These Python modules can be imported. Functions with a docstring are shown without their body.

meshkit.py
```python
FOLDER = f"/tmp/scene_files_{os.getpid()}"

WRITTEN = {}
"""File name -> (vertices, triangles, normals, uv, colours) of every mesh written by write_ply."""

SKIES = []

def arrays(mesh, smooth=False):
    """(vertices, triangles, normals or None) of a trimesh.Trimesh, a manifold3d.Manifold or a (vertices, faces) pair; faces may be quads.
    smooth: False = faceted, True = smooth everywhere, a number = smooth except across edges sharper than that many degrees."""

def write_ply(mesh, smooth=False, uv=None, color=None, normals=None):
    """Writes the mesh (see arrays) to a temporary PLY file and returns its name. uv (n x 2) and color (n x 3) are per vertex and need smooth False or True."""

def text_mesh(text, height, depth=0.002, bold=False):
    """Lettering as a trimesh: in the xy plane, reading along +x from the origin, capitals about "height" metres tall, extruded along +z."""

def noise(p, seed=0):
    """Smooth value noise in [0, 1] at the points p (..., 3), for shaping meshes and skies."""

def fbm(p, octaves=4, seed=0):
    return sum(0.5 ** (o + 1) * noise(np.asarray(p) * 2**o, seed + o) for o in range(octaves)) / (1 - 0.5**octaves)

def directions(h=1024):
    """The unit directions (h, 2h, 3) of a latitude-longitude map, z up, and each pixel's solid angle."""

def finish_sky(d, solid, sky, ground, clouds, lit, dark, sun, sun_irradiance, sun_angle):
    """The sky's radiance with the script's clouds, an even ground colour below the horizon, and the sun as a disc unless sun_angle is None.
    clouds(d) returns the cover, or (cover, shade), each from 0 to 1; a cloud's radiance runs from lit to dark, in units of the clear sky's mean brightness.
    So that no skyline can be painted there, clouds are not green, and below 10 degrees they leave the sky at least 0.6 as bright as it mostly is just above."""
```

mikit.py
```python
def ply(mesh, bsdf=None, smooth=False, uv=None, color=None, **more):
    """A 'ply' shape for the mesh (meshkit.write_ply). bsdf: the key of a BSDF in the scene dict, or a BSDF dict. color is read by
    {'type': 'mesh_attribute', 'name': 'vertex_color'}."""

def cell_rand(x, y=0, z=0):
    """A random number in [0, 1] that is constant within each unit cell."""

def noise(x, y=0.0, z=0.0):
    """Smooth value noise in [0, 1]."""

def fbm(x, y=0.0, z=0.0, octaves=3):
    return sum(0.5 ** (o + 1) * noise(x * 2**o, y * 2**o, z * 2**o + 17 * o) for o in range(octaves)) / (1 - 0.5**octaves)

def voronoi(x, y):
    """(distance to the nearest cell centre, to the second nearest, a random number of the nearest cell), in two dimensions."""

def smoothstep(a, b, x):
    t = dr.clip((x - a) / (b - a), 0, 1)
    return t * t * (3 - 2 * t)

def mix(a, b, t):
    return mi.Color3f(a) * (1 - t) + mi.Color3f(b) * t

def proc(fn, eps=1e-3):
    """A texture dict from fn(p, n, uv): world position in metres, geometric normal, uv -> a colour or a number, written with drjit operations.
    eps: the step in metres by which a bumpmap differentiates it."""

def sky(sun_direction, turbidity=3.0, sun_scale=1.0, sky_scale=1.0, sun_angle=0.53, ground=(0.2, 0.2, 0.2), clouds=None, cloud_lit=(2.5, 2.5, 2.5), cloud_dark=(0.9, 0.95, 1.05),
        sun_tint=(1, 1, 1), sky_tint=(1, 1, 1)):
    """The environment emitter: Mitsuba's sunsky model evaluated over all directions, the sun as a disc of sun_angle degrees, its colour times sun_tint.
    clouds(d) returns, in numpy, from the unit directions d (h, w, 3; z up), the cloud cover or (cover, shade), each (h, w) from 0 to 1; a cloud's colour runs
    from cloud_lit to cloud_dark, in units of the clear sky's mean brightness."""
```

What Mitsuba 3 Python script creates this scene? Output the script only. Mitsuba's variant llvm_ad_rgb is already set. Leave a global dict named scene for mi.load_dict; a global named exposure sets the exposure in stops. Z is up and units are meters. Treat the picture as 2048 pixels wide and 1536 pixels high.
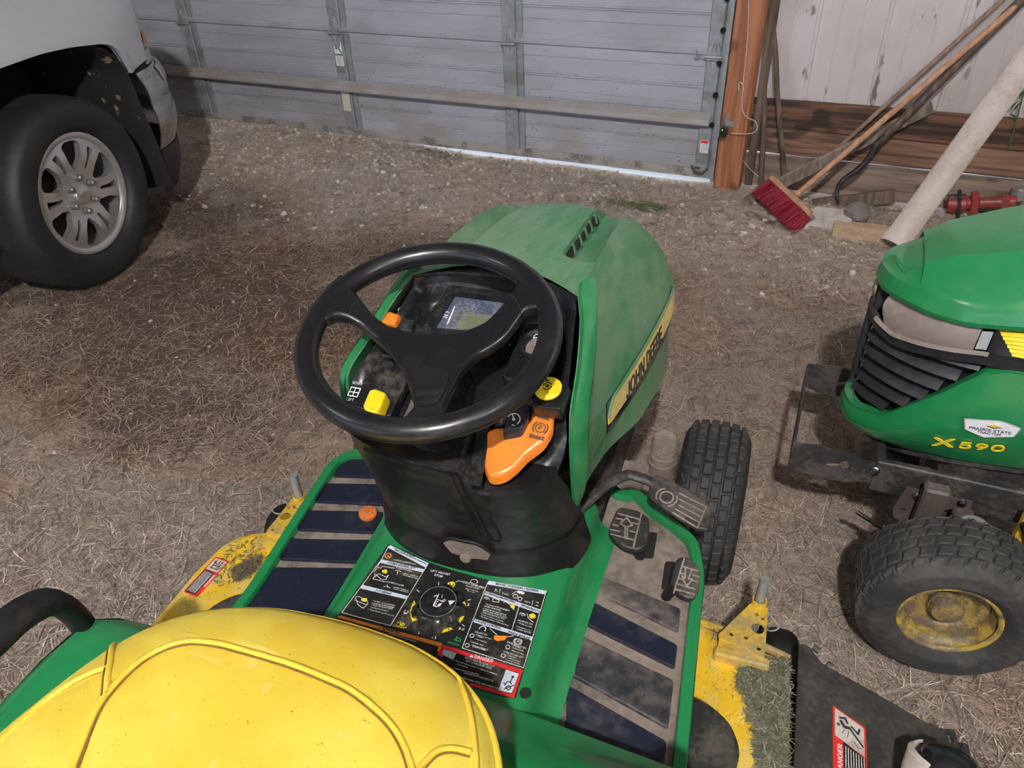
"""A barn with two green lawn tractors, a pickup truck and a sectional garage door. Units: metres, z up; y runs towards the door wall."""
import math, random
import numpy as np, trimesh, mitsuba as mi, drjit as dr
import shapely.geometry as sg
from scipy.interpolate import PchipInterpolator
from scipy.spatial import ConvexHull
import mikit, meshkit
from mikit import proc, noise, fbm, smoothstep, mix, voronoi, cell_rand

random.seed(5); rng = np.random.default_rng(11)
scene = {'type': 'scene'}; labels = {}
T = mi.ScalarTransform4f

# ---- camera, sky, lamps, exposure -------------------------------------------------------------
scene['camera'] = {'type': 'perspective', 'fov': 67.76, 'fov_axis': 'x', 'near_clip': 0.05, 'far_clip': 200.0,
    'to_world': T().look_at(origin=[0, 0, 1.5], target=[-0.34299984, 0.72891176, 1.5 - 0.59248524], up=[-0.21188347, 0.55445565, 0.80478838])}
exposure = 0.38
scene['sky'] = mikit.sky((-0.5, 0.75, 0.45), turbidity=4.0, sun_scale=0.0, sky_scale=10.0, ground=(0.25, 0.23, 0.2), sky_tint=(0.9, 0.97, 1.1),
    clouds=lambda d: (np.clip(meshkit.fbm(d * 3.0, 4, 3) * 1.6 - .3, 0, 1) * .8), cloud_lit=(1.6, 1.6, 1.65), cloud_dark=(1.0, 1.02, 1.08))
LAMP_W = (1.0, 0.965, 0.94)
LAMPS = [((0.30, -1.25, 3.25), 0.06, 3900.0, 'main'), ((2.3, -0.75, 3.25), 0.06, 420.0, 'right'), ((-3.2, -1.6, 3.25), 0.06, 420.0, 'left')]

# ---- helpers ----------------------------------------------------------------------------------
def frame(o, x, y, z): 
    m = np.eye(4); m[:3, 0], m[:3, 1], m[:3, 2], m[:3, 3] = x, y, z, o; return m
def unit(v): v = np.asarray(v, float); return v / np.linalg.norm(v)
def axes(o, z, x=None):
    """A frame at o with the given z axis (and x hint)."""
    z = unit(z); x = np.array([1, 0, 0.]) if x is None else np.asarray(x, float)
    if abs(unit(x) @ z) > .98: x = np.array([0, 1., 0])
    x = unit(x - (x @ z) * z); return frame(o, x, np.cross(z, x), z)
def yaw(o, deg): 
    a = math.radians(deg); return frame(o, [math.cos(a), math.sin(a), 0], [-math.sin(a), math.cos(a), 0], [0, 0, 1])
WORLD = np.eye(4); FR = WORLD; AWAY = None
def use(f, away=None):
    global FR, AWAY; FR = f; AWAY = None if away is None else np.asarray(away, float)
def mv(m, f): 
    m = m.copy(); m.apply_transform(f); return m
def cat(*ms):
    out = []
    for m in ms: out += list(m) if isinstance(m, (list, tuple)) else [m]
    return trimesh.util.concatenate(out)
def tag(key, label=None, category=None, group=None, kind=None):
    labels[key] = {k: v for k, v in dict(label=label, category=category, group=group, kind=kind).items() if v}
def nm(base):
    had = lambda k: k in scene or k in labels or any(q.startswith(k + '__') for q in scene)
    if not had(base): return base
    i = 1
    while had(f'{base}_{i:03d}'): i += 1
    return f'{base}_{i:03d}'
def add(key, mesh, mat, smooth=30, f=None, label=None, category=None, group=None, kind=None, **kw):
    """One entry of the scene; the mesh is given in the frame in use."""
    if key in scene: key = nm(key)
    if isinstance(mesh, (list, tuple)): mesh = cat(*mesh)
    m = mesh.copy(); 
    if f is not None: m.apply_transform(f)
    m.apply_transform(FR)
    scene[key] = mikit.ply(m, mat, smooth, **kw)
    if label or category or group or kind: tag(key, label, category, group, kind)
    return key
def share(key, src, to_world, **kw):
    key = nm(key); scene[key] = {**scene[src], 'to_world': to_world}; 
    if kw: tag(key, **kw)
    return key
def cbox(sx, sy, sz, c=.002, at=(0, 0, 0)):
    """A chamfered box centred on at."""
    p = []
    h = np.array([sx, sy, sz]) / 2; c = min(c, h.min() * .9)
    for s in np.ndindex(2, 2, 2):
        s = np.array(s) * 2 - 1
        for k in range(3):
            q = h - c; q[k] = h[k]; p.append(q * s)
    m = trimesh.convex.convex_hull(np.array(p)); m.apply_translation(at); return m
def hullm(p): return trimesh.convex.convex_hull(np.asarray(p, float))
def gridm(P, cu=False, cv=False):
    P = np.asarray(P, float); n, m = P.shape[:2]
    idx = np.arange(n * m).reshape(n, m)
    if cu: idx = np.vstack([idx, idx[:1]])
    if cv: idx = np.hstack([idx, idx[:, :1]])
    a, b, c, d = idx[:-1, :-1], idx[1:, :-1], idx[1:, 1:], idx[:-1, 1:]
    f = np.vstack([np.stack([a, b, c], -1).reshape(-1, 3), np.stack([a, c, d], -1).reshape(-1, 3)])
    return trimesh.Trimesh(P.reshape(-1, 3), f, process=False)
def interp(pts, n, t=None):
    pts = np.asarray(pts, float); d = np.r_[0, np.cumsum(np.linalg.norm(np.diff(pts, axis=0), axis=1) + 1e-9)]; d /= d[-1]
    return PchipInterpolator(d, pts, axis=0)(np.linspace(0, 1, n) if t is None else t)
def shell(P, t, flip=False):
    """A sheet of points (n, m, 3) given the thickness t on its inner side, closed all round."""
    P = np.asarray(P, float); du = np.gradient(P, axis=0); dv = np.gradient(P, axis=1)
    N = np.cross(du, dv); N /= np.linalg.norm(N, axis=-1, keepdims=True) + 1e-12
    if AWAY is not None: flip = bool((N * (P - AWAY)).sum() < 0)
    if flip: N = -N
    Q = P - N * t; a, b = gridm(P), gridm(Q)
    if not flip: b.invert()
    else: a.invert()
    rim = lambda A, B: gridm(np.stack([A, B], 1))
    es = [rim(P[0], Q[0]), rim(P[-1], Q[-1]), rim(P[:, 0], Q[:, 0]), rim(P[:, -1], Q[:, -1])]
    return cat(a, b, *es)
def tube(path, r, n=12, closed=False, ry=None, up=(0, 0, 1), cap=True):
    """A round (or oval) bar along a path; r may vary per point."""
    p = np.asarray(path, float); N = len(p); r = np.broadcast_to(r, (N,)); ry = r if ry is None else np.broadcast_to(ry, (N,))
    t = (np.roll(p, -1, 0) - np.roll(p, 1, 0)) if closed else np.gradient(p, axis=0)
    t /= np.linalg.norm(t, axis=1, keepdims=True) + 1e-12
    a = np.zeros_like(p); u = np.asarray(up, float)
    for i in range(N):
        u2 = u - (u @ t[i]) * t[i]
        if np.linalg.norm(u2) < 1e-3: u2 = np.cross(t[i], [1, .3, .2])
        u = a[i] = unit(u2)
    b = np.cross(t, a); g = np.arange(n) * 2 * np.pi / n
    V = p[:, None] + np.cos(g)[None, :, None] * a[:, None] * r[:, None, None] + np.sin(g)[None, :, None] * b[:, None] * ry[:, None, None]
    m = gridm(V, cu=closed, cv=True)
    if cap and not closed:
        vs, fs = [], []
        base = len(m.vertices)
        for k, i in enumerate((0, N - 1)):
            vs.append(p[i]); ring = np.arange(n) + i * n; nx = np.roll(ring, -1)
            fs.append(np.stack([np.full(n, base + k), nx, ring] if k == 0 else [np.full(n, base + k), ring, nx], -1))
        m = trimesh.Trimesh(np.vstack([m.vertices, vs]), np.vstack([m.faces] + fs), process=False)
    return m
def smoothpath(pts, n=40): return interp(pts, n)
def lathe(prof, n=48):
    """Profile (r, z) turned about z."""
    a = np.arange(n) * 2 * np.pi / n; prof = np.asarray(prof, float)
    P = np.stack([prof[:, None, 0] * np.cos(a), prof[:, None, 0] * np.sin(a), np.repeat(prof[:, 1:2], n, 1)], -1)
    m = gridm(P, cv=True); m.invert() if False else None
    return m
def cyl(r, h, c=.002, n=32, at=(0, 0, 0)):
    c = min(c, r * .5, h * .4)
    m = lathe([(1e-5, 0), (r - c, 0), (r, c), (r, h - c), (r - c, h), (1e-5, h)], n); m.apply_translation(at); return m
def ring2(poly):
    p = np.asarray(poly, float)[:, :2]
    a = .5 * np.sum(p[:, 0] * np.roll(p[:, 1], -1) - p[:, 1] * np.roll(p[:, 0], -1))
    return p if a > 0 else p[::-1]
def inset(p, d):
    a, b = p - np.roll(p, 1, 0), np.roll(p, -1, 0) - p
    a /= np.linalg.norm(a, axis=1, keepdims=True) + 1e-12; b /= np.linalg.norm(b, axis=1, keepdims=True) + 1e-12
    na, nb = np.c_[-a[:, 1], a[:, 0]], np.c_[-b[:, 1], b[:, 0]]
    m = na + nb; m /= np.maximum((m * na).sum(1, keepdims=True), .45); return p + m * d
def rounded(poly, r, n=5):
    """Polygon with rounded corners."""
    p = ring2(poly); out = []
    for i in range(len(p)):
        a, b, c = p[i - 1], p[i], p[(i + 1) % len(p)]
        d = min(r, .45 * np.linalg.norm(a - b), .45 * np.linalg.norm(c - b))
        q0, q1 = b + unit(a - b) * d, b + unit(c - b) * d
        for t in np.linspace(0, 1, n): out.append((1 - t) ** 2 * q0 + 2 * t * (1 - t) * b + t * t * q1)
    return np.array(out)
def capm(p, z, up=True):
    v, f = trimesh.creation.triangulate_polygon(sg.Polygon(p), engine='earcut')
    m = trimesh.Trimesh(np.c_[v, np.full(len(v), z)], f, process=False)
    if (m.face_normals[:, 2].sum() > 0) != up: m.invert()
    return m
def bprism(poly, z0, z1, b=.002, steps=2, bottom=True):
    """A prism on a polygon with rounded top (and bottom) edges."""
    p = ring2(poly); rings = []
    if bottom: 
        for k in range(steps): a = (k) / steps * np.pi / 2; rings.append((b * (1 - math.sin(a)), z0 + b * (1 - math.cos(a))))
        rings.append((0, z0 + b))
    else: rings.append((0, z0))
    for k in range(steps + 1): a = k / steps * np.pi / 2; rings.append((b * (1 - math.cos(a)), z1 - b + b * math.sin(a)))
    P = np.array([np.c_[inset(p, d), np.full(len(p), z)] for d, z in rings])
    m = gridm(P, cv=True); m.invert()
    return cat(m, capm(P[0][:, :2], rings[0][1], False), capm(P[-1][:, :2], rings[-1][1], True))
def plate(poly, z0, z1, holes=()):
    g = sg.Polygon(poly, holes); g = g if g.is_valid else g.buffer(0)
    ms = [trimesh.creation.extrude_polygon(q, z1 - z0, engine='earcut') for q in getattr(g, 'geoms', [g])]
    m = cat(*ms); m.apply_translation([0, 0, z0]); return m
def circ(x, y, r, n=20): a = np.arange(n) * 2 * np.pi / n; return np.c_[x + r * np.cos(a), y + r * np.sin(a)]
def text(s, h, w=None, d=.0004, bold=False):
    m = meshkit.text_mesh(s, h, d, bold)
    b = m.bounds; m.apply_translation([-b[0][0], 0, 0])
    if w: m.apply_scale([w / (b[1][0] - b[0][0]), 1, 1])
    return m
def stroke(pts, w, z0=0., z1=.0003):
    """A drawn line as a thin raised strip in the xy plane."""
    g = sg.LineString(pts).buffer(w / 2, cap_style='round', quad_segs=2); return plate(np.array(g.exterior.coords), z0, z1, [np.array(i.coords) for i in g.interiors])
def arc(x, y, r, a0, a1, n=14): a = np.radians(np.linspace(a0, a1, n)); return np.c_[x + r * np.cos(a), y + r * np.sin(a)]
def onto(m, o, x, y): return mv(m, frame(o, unit(x), unit(np.cross(np.cross(unit(x), y), unit(x))), unit(np.cross(x, y))))
def blob(n=2, s=(1, 1, 1), amp=.15, seed=0, fr=1.5):
    m = trimesh.creation.icosphere(n); v = m.vertices
    m.vertices = v * (1 + amp * (meshkit.fbm(v * fr + seed * 7.3, 3, seed)[:, None] - .5) * 2) * s; return m

# ---- materials --------------------------------------------------------------------------------
def rgb(*c): return {'type': 'rgb', 'value': list(c)}
def mat(key, color, rough=.5, metallic=0., spec=.5, coat=0., bump=None, bscale=.001, eps=1e-3, sheen=0.):
    b = {'type': 'principled', 'base_color': color if isinstance(color, dict) else rgb(*color), 'roughness': rough if isinstance(rough, dict) else float(rough), 'metallic': metallic, 'specular': spec}
    if coat: b['clearcoat'] = coat; b['clearcoat_gloss'] = .85
    if bump: b = {'type': 'bumpmap', 'arbitrary': proc(bump, eps), 'scale': bscale, 'bsdf': b}
    scene[key] = {'type': 'twosided', 'bsdf': b}
def dusty(base, dust, lo, hi, s, up=.0, speck=0.):
    def f(p, n, uv):
        a = fbm(p.x * s, p.y * s, p.z * s, 4); b = fbm(p.x * s * 9 + 5, p.y * s * 9, p.z * s * 9, 3)
        k = smoothstep(lo, hi, a * .65 + b * .35 + up * dr.maximum(n.z, 0))
        c = mix(base, dust, k)
        if speck: c = mix(c, dust, speck * smoothstep(.74, .8, noise(p.x * 260, p.y * 260, p.z * 260)))
        return c
    return proc(f)
def plain(c, v=.08, s=40):
    def f(p, n, uv): return mi.Color3f(c) * (1 - v + 2 * v * fbm(p.x * s, p.y * s, p.z * s, 3))
    return proc(f)
GREEN = (.012, .140, .044)
mat('green_paint', dusty(GREEN, (.09, .21, .11), .44, .66, 5, 0., .5), .26, coat=.4)
def hood_c(p, n, uv):
    a = fbm(p.x * 5, p.y * 5, p.z * 5, 4); b = fbm(p.x * 60, p.y * 14, p.z * 14, 3); g = noise(p.x * 420, p.y * 420, p.z * 420)
    k = smoothstep(.30, .66, a * .5 + b * .5) * .66 + .16 + .14 * (g - .5) + .3 * smoothstep(.80, .86, noise(p.x * 190, p.y * 90, p.z * 190))
    return mix(GREEN, (.185, .225, .165), k * .62)
mat('green_dusty', proc(hood_c), .38)
def side_c(p, n, uv):
    a = fbm(p.x * 6, p.y * 6, p.z * 6, 4); b = fbm((p.y - p.z * .8) * 90, p.x * 20, (p.z + p.y) * 7, 3); g = noise(p.x * 420, p.y * 420, p.z * 420)
    low = smoothstep(.66, .50, p.z)
    k = smoothstep(.35, .62, a * .45 + b * .55 + low * .22) * .75 + .08 * (g - .5) + .06
    return mix(GREEN, (.17, .20, .14), k * .62)
mat('green_scuffed', proc(side_c), .38)
mat('green_clean', dusty((.010, .155, .048), (.035, .185, .075), .45, .8, 4), .2, coat=.6)
mat('black_plastic', dusty((.006, .0068, .0085), (.075, .067, .057), .52, .82, 11, .02, .22), .28)
mat('tire_tread', dusty((.019, .0185, .018), (.05, .046, .041), .42, .78, 13), .75)
mat('black_cowl', dusty((.0055, .0055, .006), (.03, .026, .022), .46, .84, 7, 0, .1), .34, spec=.3)
mat('black_dusty', dusty((.011, .0108, .0108), (.07, .061, .052), .42, .74, 14, .03, .3), .5)
mat('mat_pad', dusty((.0075, .0105, .021), (.11, .10, .10), .50, .95, 7, .0, .12), .30)
mat('mat_pad_dusty', dusty((.013, .015, .021), (.21, .175, .145), .42, .86, 6, .0, .25), .45)
mat('mat_groove', dusty((.045, .039, .034), (.25, .20, .165), .28, .74, 9, .0, .2), .75)
mat('wheel_rubber', dusty((.0055, .006, .0075), (.016, .0155, .015), .5, .8, 16, 0, .1), .27)
mat('tire_rubber', dusty((.009, .009, .009), (.028, .026, .024), .44, .78, 13, 0, .1), .7)
mat('truck_tire', dusty((.009, .0095, .012), (.026, .021, .018), .46, .80, 8, 0, 0), .6)
mat('tire_rubber_grey', dusty((.016, .016, .0155), (.042, .039, .035), .42, .78, 13, 0, .1), .75)
mat('matte_black', dusty((.005, .005, .005), (.02, .018, .016), .5, .8, 12), .55, spec=.3)
mat('gloss_black', plain((.007, .008, .010)), .12, coat=.5)
mat('dark_void', (.004, .004, .004), .9)
def seat_c(p, n, uv):
    a = fbm(p.x * 14, p.y * 14, p.z * 14, 4); g = noise(p.x * 55, p.y * 55, p.z * 55)
    c = mix((.80, .625, .085), (.74, .53, .05), smoothstep(.42, .75, a))
    c = mix(c, (.93, .78, .25), .35 * smoothstep(.82, .92, g)); return mix(c, (.16, .11, .02), .85 * smoothstep(.93, .95, noise(p.x * 420 + 9, p.y * 520, p.z * 420)))
mat('seat_vinyl', proc(seat_c), .42, bump=lambda p, n, uv: noise(p.x * 700, p.y * 700, p.z * 700), bscale=.0001)
mat('seat_piping', (.84, .58, .06), .45)
mat('stitch', (.16, .085, .015), .8)
def deck_c(p, n, uv):
    a = fbm(p.x * 11, p.y * 11, p.z * 11, 4); b = fbm(p.x * 60, p.y * 25, p.z * 60, 3)
    c = mix((.80, .50, .025), (.78, .56, .12), smoothstep(.4, .7, b)); c = mix(c, (.34, .24, .11), .75 * smoothstep(.55, .82, a * .7 + b * .3))
    return mix(c, (.10, .08, .05), smoothstep(.86, .92, noise(p.x * 330, p.y * 330, p.z * 330)) * .7)
mat('deck_yellow', proc(deck_c), .45)
mat('yellow_dusty', dusty((.62, .40, .035), (.36, .27, .13), .38, .66, 20, .0, .3), .55)
mat('yellow_plastic', plain((.86, .62, .015), .05), .3)
mat('decal_yellow', (.80, .60, .03), .3)
mat('decal_yellow_dusty', dusty((.70, .50, .12), (.50, .40, .20), .4, .7, 14), .4)
mat('rim_yellow', dusty((.25, .165, .042), (.095, .073, .05), .36, .58, 26), .5)
mat('rim_yellow_bright', dusty((.34, .23, .03), (.10, .078, .048), .36, .60, 34), .45)
mat('orange_plastic', plain((.88, .23, .025), .05), .33)
mat('orange_knob', plain((.72, .19, .045), .08), .4)
mat('sticker_black', dusty((.010, .010, .010), (.07, .06, .05), .48, .80, 22, .0, .2), .3)
mat('print_white', plain((.78, .78, .78), .08, 60), .4)
mat('print_grey', (.30, .31, .32), .4)
mat('print_blue_white', plain((.60, .68, .78), .06, 60), .4)
mat('print_dark', (.03, .03, .035), .5)
mat('print_orange', plain((.82, .25, .035), .06), .4)
mat('print_red', plain((.66, .030, .028), .1), .4)
mat('print_green', (.02, .22, .06), .4)
mat('faded_white', dusty((.62, .56, .50), (.33, .26, .21), .45, .8, 25), .5)
mat('dusty_metal', dusty((.16, .125, .105), (.30, .25, .215), .40, .66, 22), .75)
mat('steel_bright', (.62, .62, .62), .22, metallic=1.)
mat('steel_grey', dusty((.30, .31, .32), (.20, .18, .16), .45, .75, 20), .45, metallic=.5)
mat('frame_black', dusty((.014, .013, .0125), (.06, .05, .044), .42, .70, 14), .6)
mat('bracket_brown', dusty((.055, .043, .038), (.11, .088, .076), .42, .7, 14), .65)
mat('lens_dusty', dusty((.185, .15, .135), (.26, .215, .19), .4, .7, 9), .35)
mat('lcd', dusty((.105, .125, .085), (.19, .18, .145), .42, .7, 30), .25)
mat('screen_glass', dusty((.05, .065, .10), (.20, .20, .20), .48, .75, 30), .15)
mat('truck_silver', plain((.47, .475, .50), .03, 3), .3, metallic=.3, coat=.5)
mat('chrome', dusty((.50, .49, .47), (.30, .26, .21), .5, .8, 9), .14, metallic=.9)
mat('alloy', plain((.62, .605, .59), .06, 9), .24, metallic=.8)
mat('alloy_dark', plain((.20, .19, .18), .1, 9), .4, metallic=.5)
mat('bumper_plastic', dusty((.010, .0105, .0135), (.028, .027, .028), .4, .7, 9), .5)
mat('truck_lens', plain((.34, .35, .37), .08, 9), .12, coat=.6)
mat('amber_lens', (.30, .13, .05), .2, coat=.4)
def liner_c(p, n, uv): return mix((.008, .0075, .007), (.20, .15, .11), smoothstep(.68, .80, fbm(p.x * 30, p.y * 30, p.z * 18, 3)))
mat('liner', proc(liner_c), .8)
def galv(p, n, uv):
    a, b, c = voronoi(p.x * 45 + p.z * 9, p.z * 45 + p.y * 30)
    return mix(mi.Color3f(.27, .29, .305) * (.88 + .24 * c), (.16, .145, .12), .6 * smoothstep(.52, .75, fbm(p.x * 8, p.y * 8, p.z * 14, 3)))
mat('galvanised', proc(galv), .5, metallic=.25)
def doorskin(p, n, uv):
    a = fbm(p.x * 3, p.z * 9, 3.3, 4); s = noise(p.x * 130, p.y * 130, p.z * 100)
    c = mix((.36, .37, .415), (.31, .316, .35), smoothstep(.4, .65, a))
    c = mix(c, (.26, .215, .175), .75 * smoothstep(.42, .0, p.z + .25 * (a - .5)) * smoothstep(.2, .85, fbm(p.x * 5 + 3, p.z * 10, 0, 4)))
    return mix(c, (.05, .045, .04), .75 * smoothstep(.84, .90, s) * smoothstep(.9, .2, p.z))
mat('door_skin', proc(doorskin), .5, spec=.35)
mat('door_seal', dusty((.33, .31, .29), (.13, .115, .10), .42, .72, 18), .7)
mat('strut_metal', dusty((.33, .32, .315), (.29, .25, .215), .36, .75, 10), .6)
def siding(p, n, uv):
    a = fbm(p.x * 6, p.z * 3, 1.1, 4); w = fbm(p.x * 26, p.z * 9, 7.7, 4)
    c = mix((.60, .555, .545), (.50, .455, .43), smoothstep(.4, .7, a))
    return mix(c, (.12, .10, .08), .85 * smoothstep(.66, .76, w))
mat('siding_white', proc(siding), .55, spec=.3)
def wood(a, b, knots=True, s=1.0, ax=2):
    def f(p, n, uv):
        q = [p.x, p.y, p.z]; l = q[ax]; u, v = [q[i] for i in range(3) if i != ax]
        w = fbm(u * 60 * s + 3 * noise(l * 3, u * 9, v * 9), v * 60 * s, l * 2.2, 3)
        c = mix(a, b, smoothstep(.3, .7, w))
        if knots: c = mix(c, mi.Color3f(b) * .45, smoothstep(.70, .80, fbm(u * 14, v * 14, l * 6, 2)) * .8)
        return c
    return proc(f)
mat('post_wood', wood((.37, .15, .068), (.24, .085, .038)), .7)
mat('plank_wood', wood((.25, .14, .09), (.09, .05, .033), ax=0), .75)
mat('plank_dark', wood((.16, .075, .042), (.035, .02, .014), ax=0), .75)
mat('plank_grey', wood((.27, .20, .155), (.14, .10, .075), ax=0), .8)
mat('pole_wood', wood((.16, .115, .085), (.075, .052, .038)), .8)
mat('broom_wood', wood((.52, .29, .17), (.38, .20, .115), False), .5)
mat('rake_wood', wood((.30, .20, .14), (.20, .13, .09), False), .6)
mat('tool_dark', wood((.135, .088, .062), (.06, .042, .034), False), .65)
mat('board_grey', wood((.29, .235, .195), (.15, .115, .09)), .85)
mat('bristle', plain((.26, .012, .028), .25, 120), .7)
mat('pvc', dusty((.70, .62, .56), (.50, .42, .36), .40, .80, 9), .5)
mat('stone_white', dusty((.56, .52, .49), (.34, .29, .25), .4, .7, 18), .85)
mat('stone_grey', dusty((.13, .12, .115), (.21, .185, .165), .4, .7, 18), .85)
mat('brick_tan', dusty((.46, .33, .21), (.30, .215, .14), .4, .7, 24), .85)
mat('jack_red', dusty((.35, .03, .025), (.14, .05, .04), .4, .7, 22), .45)
mat('leaf', plain((.05, .11, .02), .3, 60), .6)
mat('white_wire', (.62, .55, .50), .5)
mat('ceiling_white', (.20, .19, .18), .7)
mat('barn_wall', (.20, .18, .165), .7)
mat('sensor_black', (.012, .012, .013), .35)
for k, c in (('led_green', (.1, 2.2, .15)), ('led_red', (2.4, .12, .1))): scene[k] = {'type': 'diffuse', 'reflectance': rgb(.1, .1, .1)}
mat('vc_straw', {'type': 'mesh_attribute', 'name': 'vertex_color'}, .8, spec=.2)
mat('chute_rubber', dusty((.018, .0175, .0175), (.05, .045, .04), .42, .78, 14, .0, .1), .55)
mat('hinge_steel', dusty((.40, .41, .42), (.24, .23, .21), .45, .8, 20), .4, metallic=.5)

# ---- the setting ------------------------------------------------------------------------------
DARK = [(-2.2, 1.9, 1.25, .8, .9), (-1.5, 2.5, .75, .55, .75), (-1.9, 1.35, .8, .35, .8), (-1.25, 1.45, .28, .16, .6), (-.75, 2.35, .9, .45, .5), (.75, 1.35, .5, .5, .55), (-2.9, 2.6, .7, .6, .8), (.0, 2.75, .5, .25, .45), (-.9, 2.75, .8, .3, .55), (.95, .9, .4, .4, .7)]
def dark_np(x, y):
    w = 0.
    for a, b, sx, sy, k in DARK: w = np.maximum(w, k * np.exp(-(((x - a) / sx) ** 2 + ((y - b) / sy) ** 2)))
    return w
def ground_z(x, y):
    x, y = np.asarray(x, float), np.asarray(y, float); p = np.stack([x, y, 0 * x], -1)
    z = (meshkit.fbm(p * 2.1, 3, 2) - .5) * .020 + (meshkit.fbm(p * 14, 3, 4) - .5) * .010
    z = z + .028 * np.clip((y - 3.15) / .5, 0, 1) * np.clip((-2.0 - x) / .5, 0, 1) * np.clip((3.95 - y) / .1, 0, 1)
    z = z + .02 * np.exp(-(((x + .15) / .6) ** 2 + ((y - 3.35) / .3) ** 2))
    z = z - .004 - .02 * np.clip((y - 3.78) / .1, 0, 1)
    return z
def soil(p, n, uv):
    w = mi.Float(0)
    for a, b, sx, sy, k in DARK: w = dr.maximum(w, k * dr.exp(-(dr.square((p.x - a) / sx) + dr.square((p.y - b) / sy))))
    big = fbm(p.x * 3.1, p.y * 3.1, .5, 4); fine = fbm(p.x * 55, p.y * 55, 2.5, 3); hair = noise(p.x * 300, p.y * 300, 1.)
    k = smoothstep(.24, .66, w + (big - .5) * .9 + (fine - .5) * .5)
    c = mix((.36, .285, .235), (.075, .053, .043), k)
    c = mix(c, mi.Color3f(c) * 1.6, .6 * smoothstep(.6, .9, hair)); grav = smoothstep(2.55, 3.25, p.y + (big - .5) * 1.2)
    c = mix(c, mi.Color3f(c) * mi.Color3f(1.12, .88, .70), .8 * smoothstep(.5, .68, fbm(p.x * 1.7 + 9, p.y * 1.7, 3.5, 3)))
    a, b, r = voronoi(p.x * 70, p.y * 70)
    c = mix(c, mix((.40, .345, .29), (.62, .56, .50), r), grav * smoothstep(.05, .2, b - a) * .8)
    c = mix(c, (.62, .63, .64), smoothstep(3.77, 3.83, p.y))
    return c
mat('soil', proc(soil), .92, spec=.15, bump=lambda p, n, uv: fbm(p.x * 120, p.y * 120, 0, 3), bscale=.006)
xs = np.r_[np.linspace(-12, -5.6, 12), np.linspace(-5.4, 2.6, 270), np.linspace(2.9, 9, 12)]; ys = np.r_[np.linspace(-9, -.6, 16), np.linspace(-.5, 4.3, 165), np.linspace(4.6, 30, 14)]
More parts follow.
